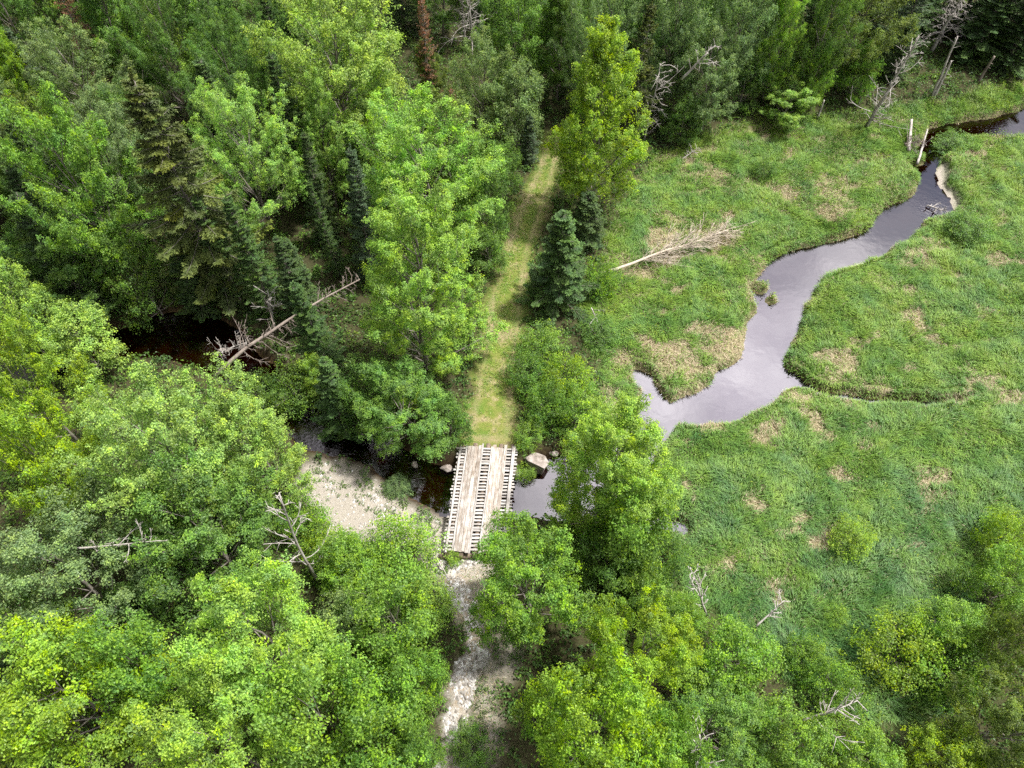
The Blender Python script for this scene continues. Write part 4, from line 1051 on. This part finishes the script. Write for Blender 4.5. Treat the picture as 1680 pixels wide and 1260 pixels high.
def board(name, parent, a, b, w, t, mat, rg, worn=.012):
    """board from a to b (centre of its top face), local x along it"""
    a = np.array(a, float); b = np.array(b, float); L_ = np.linalg.norm((b - a)[:2])
    n = max(2, int(L_ / .5)); V = []
    for k in range(n + 1):
        s = -L_ / 2 + L_ * k / n; j = rg.normal(0, worn); jw = rg.normal(0, worn * .5)
        ch = .008
        hw = w / 2 + jw; tz = rg.normal(0, worn * .3)
        for (yy, z_) in ((-hw + ch, tz), (hw - ch, tz), (hw, tz - ch), (hw, -t), (-hw, -t), (-hw, tz - ch)): V.append((s + (rg.normal(0, .02) if k in (0, n) else 0), yy + j * .4, z_))
    Q = []; m = 6
    for k in range(n):
        for j in range(m): Q.append((k * m + j, k * m + (j + 1) % m, (k + 1) * m + (j + 1) % m, (k + 1) * m + j))
    Q = [q[::-1] for q in Q]
    T = []
    for st, f in ((0, 1), (n * m, -1)):
        for j in range(1, m - 1): T.append((st, st + j, st + j + 1)[::-f])
    o = link(name, mkmesh(name, np.array(V), np.array(Q), np.array(T)), parent, mat)
    o.location = (a + b) / 2
    d = b - a
    o.rotation_euler = (0, -math.atan2(d[2], L_), math.atan2(d[1], d[0]))
    return o


FL, FR, NR, NL = [np.array(p) for p in bq]
org = (FL + FR + NR + NL) / 4
br = bpy.data.objects.new('timber_bridge', None); COL.objects.link(br); br.location = (org[0], org[1], 0)
tag(br, 'weathered pale timber bridge with two board wheel tracks across the dark creek', 'bridge')
o0 = np.array([org[0], org[1], 0])
RB = np.random.default_rng(3)


def bp(u, v, z):
    """u 0..1 left to right, v 0..1 far to near"""
    p = (FL * (1 - u) + FR * u) * (1 - v) + (NL * (1 - u) + NR * u) * v
    return np.array([p[0], p[1], z]) - o0


ZT = .62
for k in range(31):
    v = .012 + .976 * k / 30 + RB.normal(0, .0025)
    ex = RB.normal(0, .012, 2)
    board('cross_plank', br, bp(-.0 + ex[0] - .005, v + RB.normal(0, .002), ZT), bp(1.0 + ex[1] + .005, v + RB.normal(0, .002), ZT), RB.uniform(.1, .145), .1, M['plank'], RB)


def strip(name, u0, u1, n, z, mat, va=-.012, vb=1.012, t=.05, gap=.012):
    for k in range(n):
        a = u0 + (u1 - u0) * k / n; b = u0 + (u1 - u0) * (k + 1) / n; u = (a + b) / 2
        wd = np.linalg.norm(bp(b, .5, 0) - bp(a, .5, 0)) - gap
        j = RB.normal(0, .012, 2)
        board(name, br, bp(u, va + j[0], z + .002 * (k % 2)), bp(u, vb + j[1], z + .002 * (k % 2)), wd, t, mat, RB, .006)


strip('runner_board', .165, .4, 4, ZT + .054, M['runner'])
strip('runner_board', .585, .83, 4, ZT + .054, M['runner'])
strip('track_edge_rail', .13, .162, 1, ZT + .06, M['plank'], t=.056)
strip('track_edge_rail', .4, .43, 1, ZT + .075, M['plank'], t=.07)
strip('track_edge_rail', .555, .583, 1, ZT + .07, M['plank'], t=.066)
strip('curb_beam', .028, .064, 1, ZT + .13, M['plank'], t=.126)
strip('curb_beam', .915, .97, 1, ZT + .13, M['plank'], t=.126)
for u in (.1, .28, .5, .72, .92):
    a = bp(u, -.05, ZT - .29); b = bp(u, 1.05, ZT - .29)
    tb = Tubes(10); tb.add(np.array([a + (b - a) * s for s in np.linspace(0, 1, 8)]), np.full(8, .18), 10)
    link('stringer_log', tb.mesh('stringer_log'), br, M['log'])
for v in (-.02, 1.02):
    a = bp(-.06, v, .1); b = bp(1.06, v, .1)
    tb = Tubes(10); tb.add(np.array([a + (b - a) * s for s in np.linspace(0, 1, 6)]), np.full(6, .2), 10)
    link('sill_log', tb.mesh('sill_log'), br, M['log'])

# ------------------------------------------------------------------ light, sky, camera
SUN_EL, SUN_AZ = radians(64), radians(75)      # azimuth from +Y towards +X
sd = np.array([sin(SUN_AZ) * cos(SUN_EL), cos(SUN_AZ) * cos(SUN_EL), sin(SUN_EL)])
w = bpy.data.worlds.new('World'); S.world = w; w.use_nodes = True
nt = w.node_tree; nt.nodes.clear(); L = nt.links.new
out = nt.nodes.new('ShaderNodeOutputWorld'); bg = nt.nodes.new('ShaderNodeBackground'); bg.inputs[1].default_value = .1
sky = nt.nodes.new('ShaderNodeTexSky'); sky.sky_type = 'NISHITA'; sky.sun_disc = False; sky.sun_elevation = SUN_EL; sky.sun_rotation = SUN_AZ
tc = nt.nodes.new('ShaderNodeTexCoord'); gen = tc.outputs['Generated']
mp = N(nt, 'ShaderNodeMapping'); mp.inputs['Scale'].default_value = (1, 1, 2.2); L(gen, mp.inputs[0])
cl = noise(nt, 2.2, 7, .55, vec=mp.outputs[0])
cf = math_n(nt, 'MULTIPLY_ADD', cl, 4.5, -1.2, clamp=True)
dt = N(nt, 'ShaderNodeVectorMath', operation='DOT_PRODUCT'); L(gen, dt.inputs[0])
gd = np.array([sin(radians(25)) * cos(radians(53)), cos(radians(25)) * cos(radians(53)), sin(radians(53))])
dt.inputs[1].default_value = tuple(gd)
glow = math_n(nt, 'POWER', math_n(nt, 'MAXIMUM', dt.outputs['Value'], 0), 16)  # bright cloud patch added away from the sun, for the creek pool to reflect
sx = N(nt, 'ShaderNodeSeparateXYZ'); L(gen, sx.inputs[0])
side = N(nt, 'ShaderNodeMapRange', interpolation_type='SMOOTHSTEP'); L(sx.outputs[0], side.inputs[0]); side.inputs[1].default_value = -.12; side.inputs[2].default_value = .4; side.inputs[3].default_value = 2.4; side.inputs[4].default_value = 15  # clouds dimmed towards the west on purpose, so the left creek reflects dark
lowc = N(nt, 'ShaderNodeMapRange', interpolation_type='SMOOTHSTEP'); L(sx.outputs[2], lowc.inputs[0]); lowc.inputs[1].default_value = .5; lowc.inputs[2].default_value = .8; lowc.inputs[3].default_value = .45; lowc.inputs[4].default_value = 1  # low clouds dimmed as well, to keep sky reflection off the upper stream
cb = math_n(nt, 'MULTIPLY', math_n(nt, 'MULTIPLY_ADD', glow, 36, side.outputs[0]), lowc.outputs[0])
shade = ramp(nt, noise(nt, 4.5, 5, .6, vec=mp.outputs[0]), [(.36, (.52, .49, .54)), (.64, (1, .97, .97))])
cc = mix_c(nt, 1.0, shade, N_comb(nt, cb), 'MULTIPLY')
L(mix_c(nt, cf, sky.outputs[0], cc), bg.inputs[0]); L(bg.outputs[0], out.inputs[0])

sl = bpy.data.lights.new('sun', 'SUN'); sl.energy = 3.3; sl.angle = radians(4); sl.color = (1, .965, .9)
so = bpy.data.objects.new('sun', sl); COL.objects.link(so)
from mathutils import Vector
so.rotation_euler = Vector(tuple(-sd)).to_track_quat('-Z', 'Y').to_euler()

cam = bpy.data.cameras.new('camera'); cam.sensor_width = 36; cam.lens = 36 * F / W; cam.clip_end = 3000; cam.clip_start = .5
co = bpy.data.objects.new('camera', cam); COL.objects.link(co); co.location = CAM; co.rotation_euler = (pi / 2 - PITCH, 0, 0)
S.camera = co
S.view_settings.view_transform = 'Standard'; S.view_settings.look = 'None'; S.view_settings.exposure = 1.32; S.view_settings.gamma = 1
S.cycles.max_bounces = 7; S.cycles.diffuse_bounces = 3; S.cycles.glossy_bounces = 3; S.cycles.transmission_bounces = 4; S.cycles.transparent_max_bounces = 6
S.cycles.sample_clamp_indirect = 5; S.cycles.use_denoising = False; S.cycles.denoiser = 'OPENIMAGEDENOISE'; S.cycles.denoising_input_passes = 'RGB_ALBEDO_NORMAL'; S.cycles.denoising_prefilter = 'ACCURATE'
S.cycles.use_adaptive_sampling = True; S.cycles.adaptive_threshold = .02
print('trees', len(TREES), count)
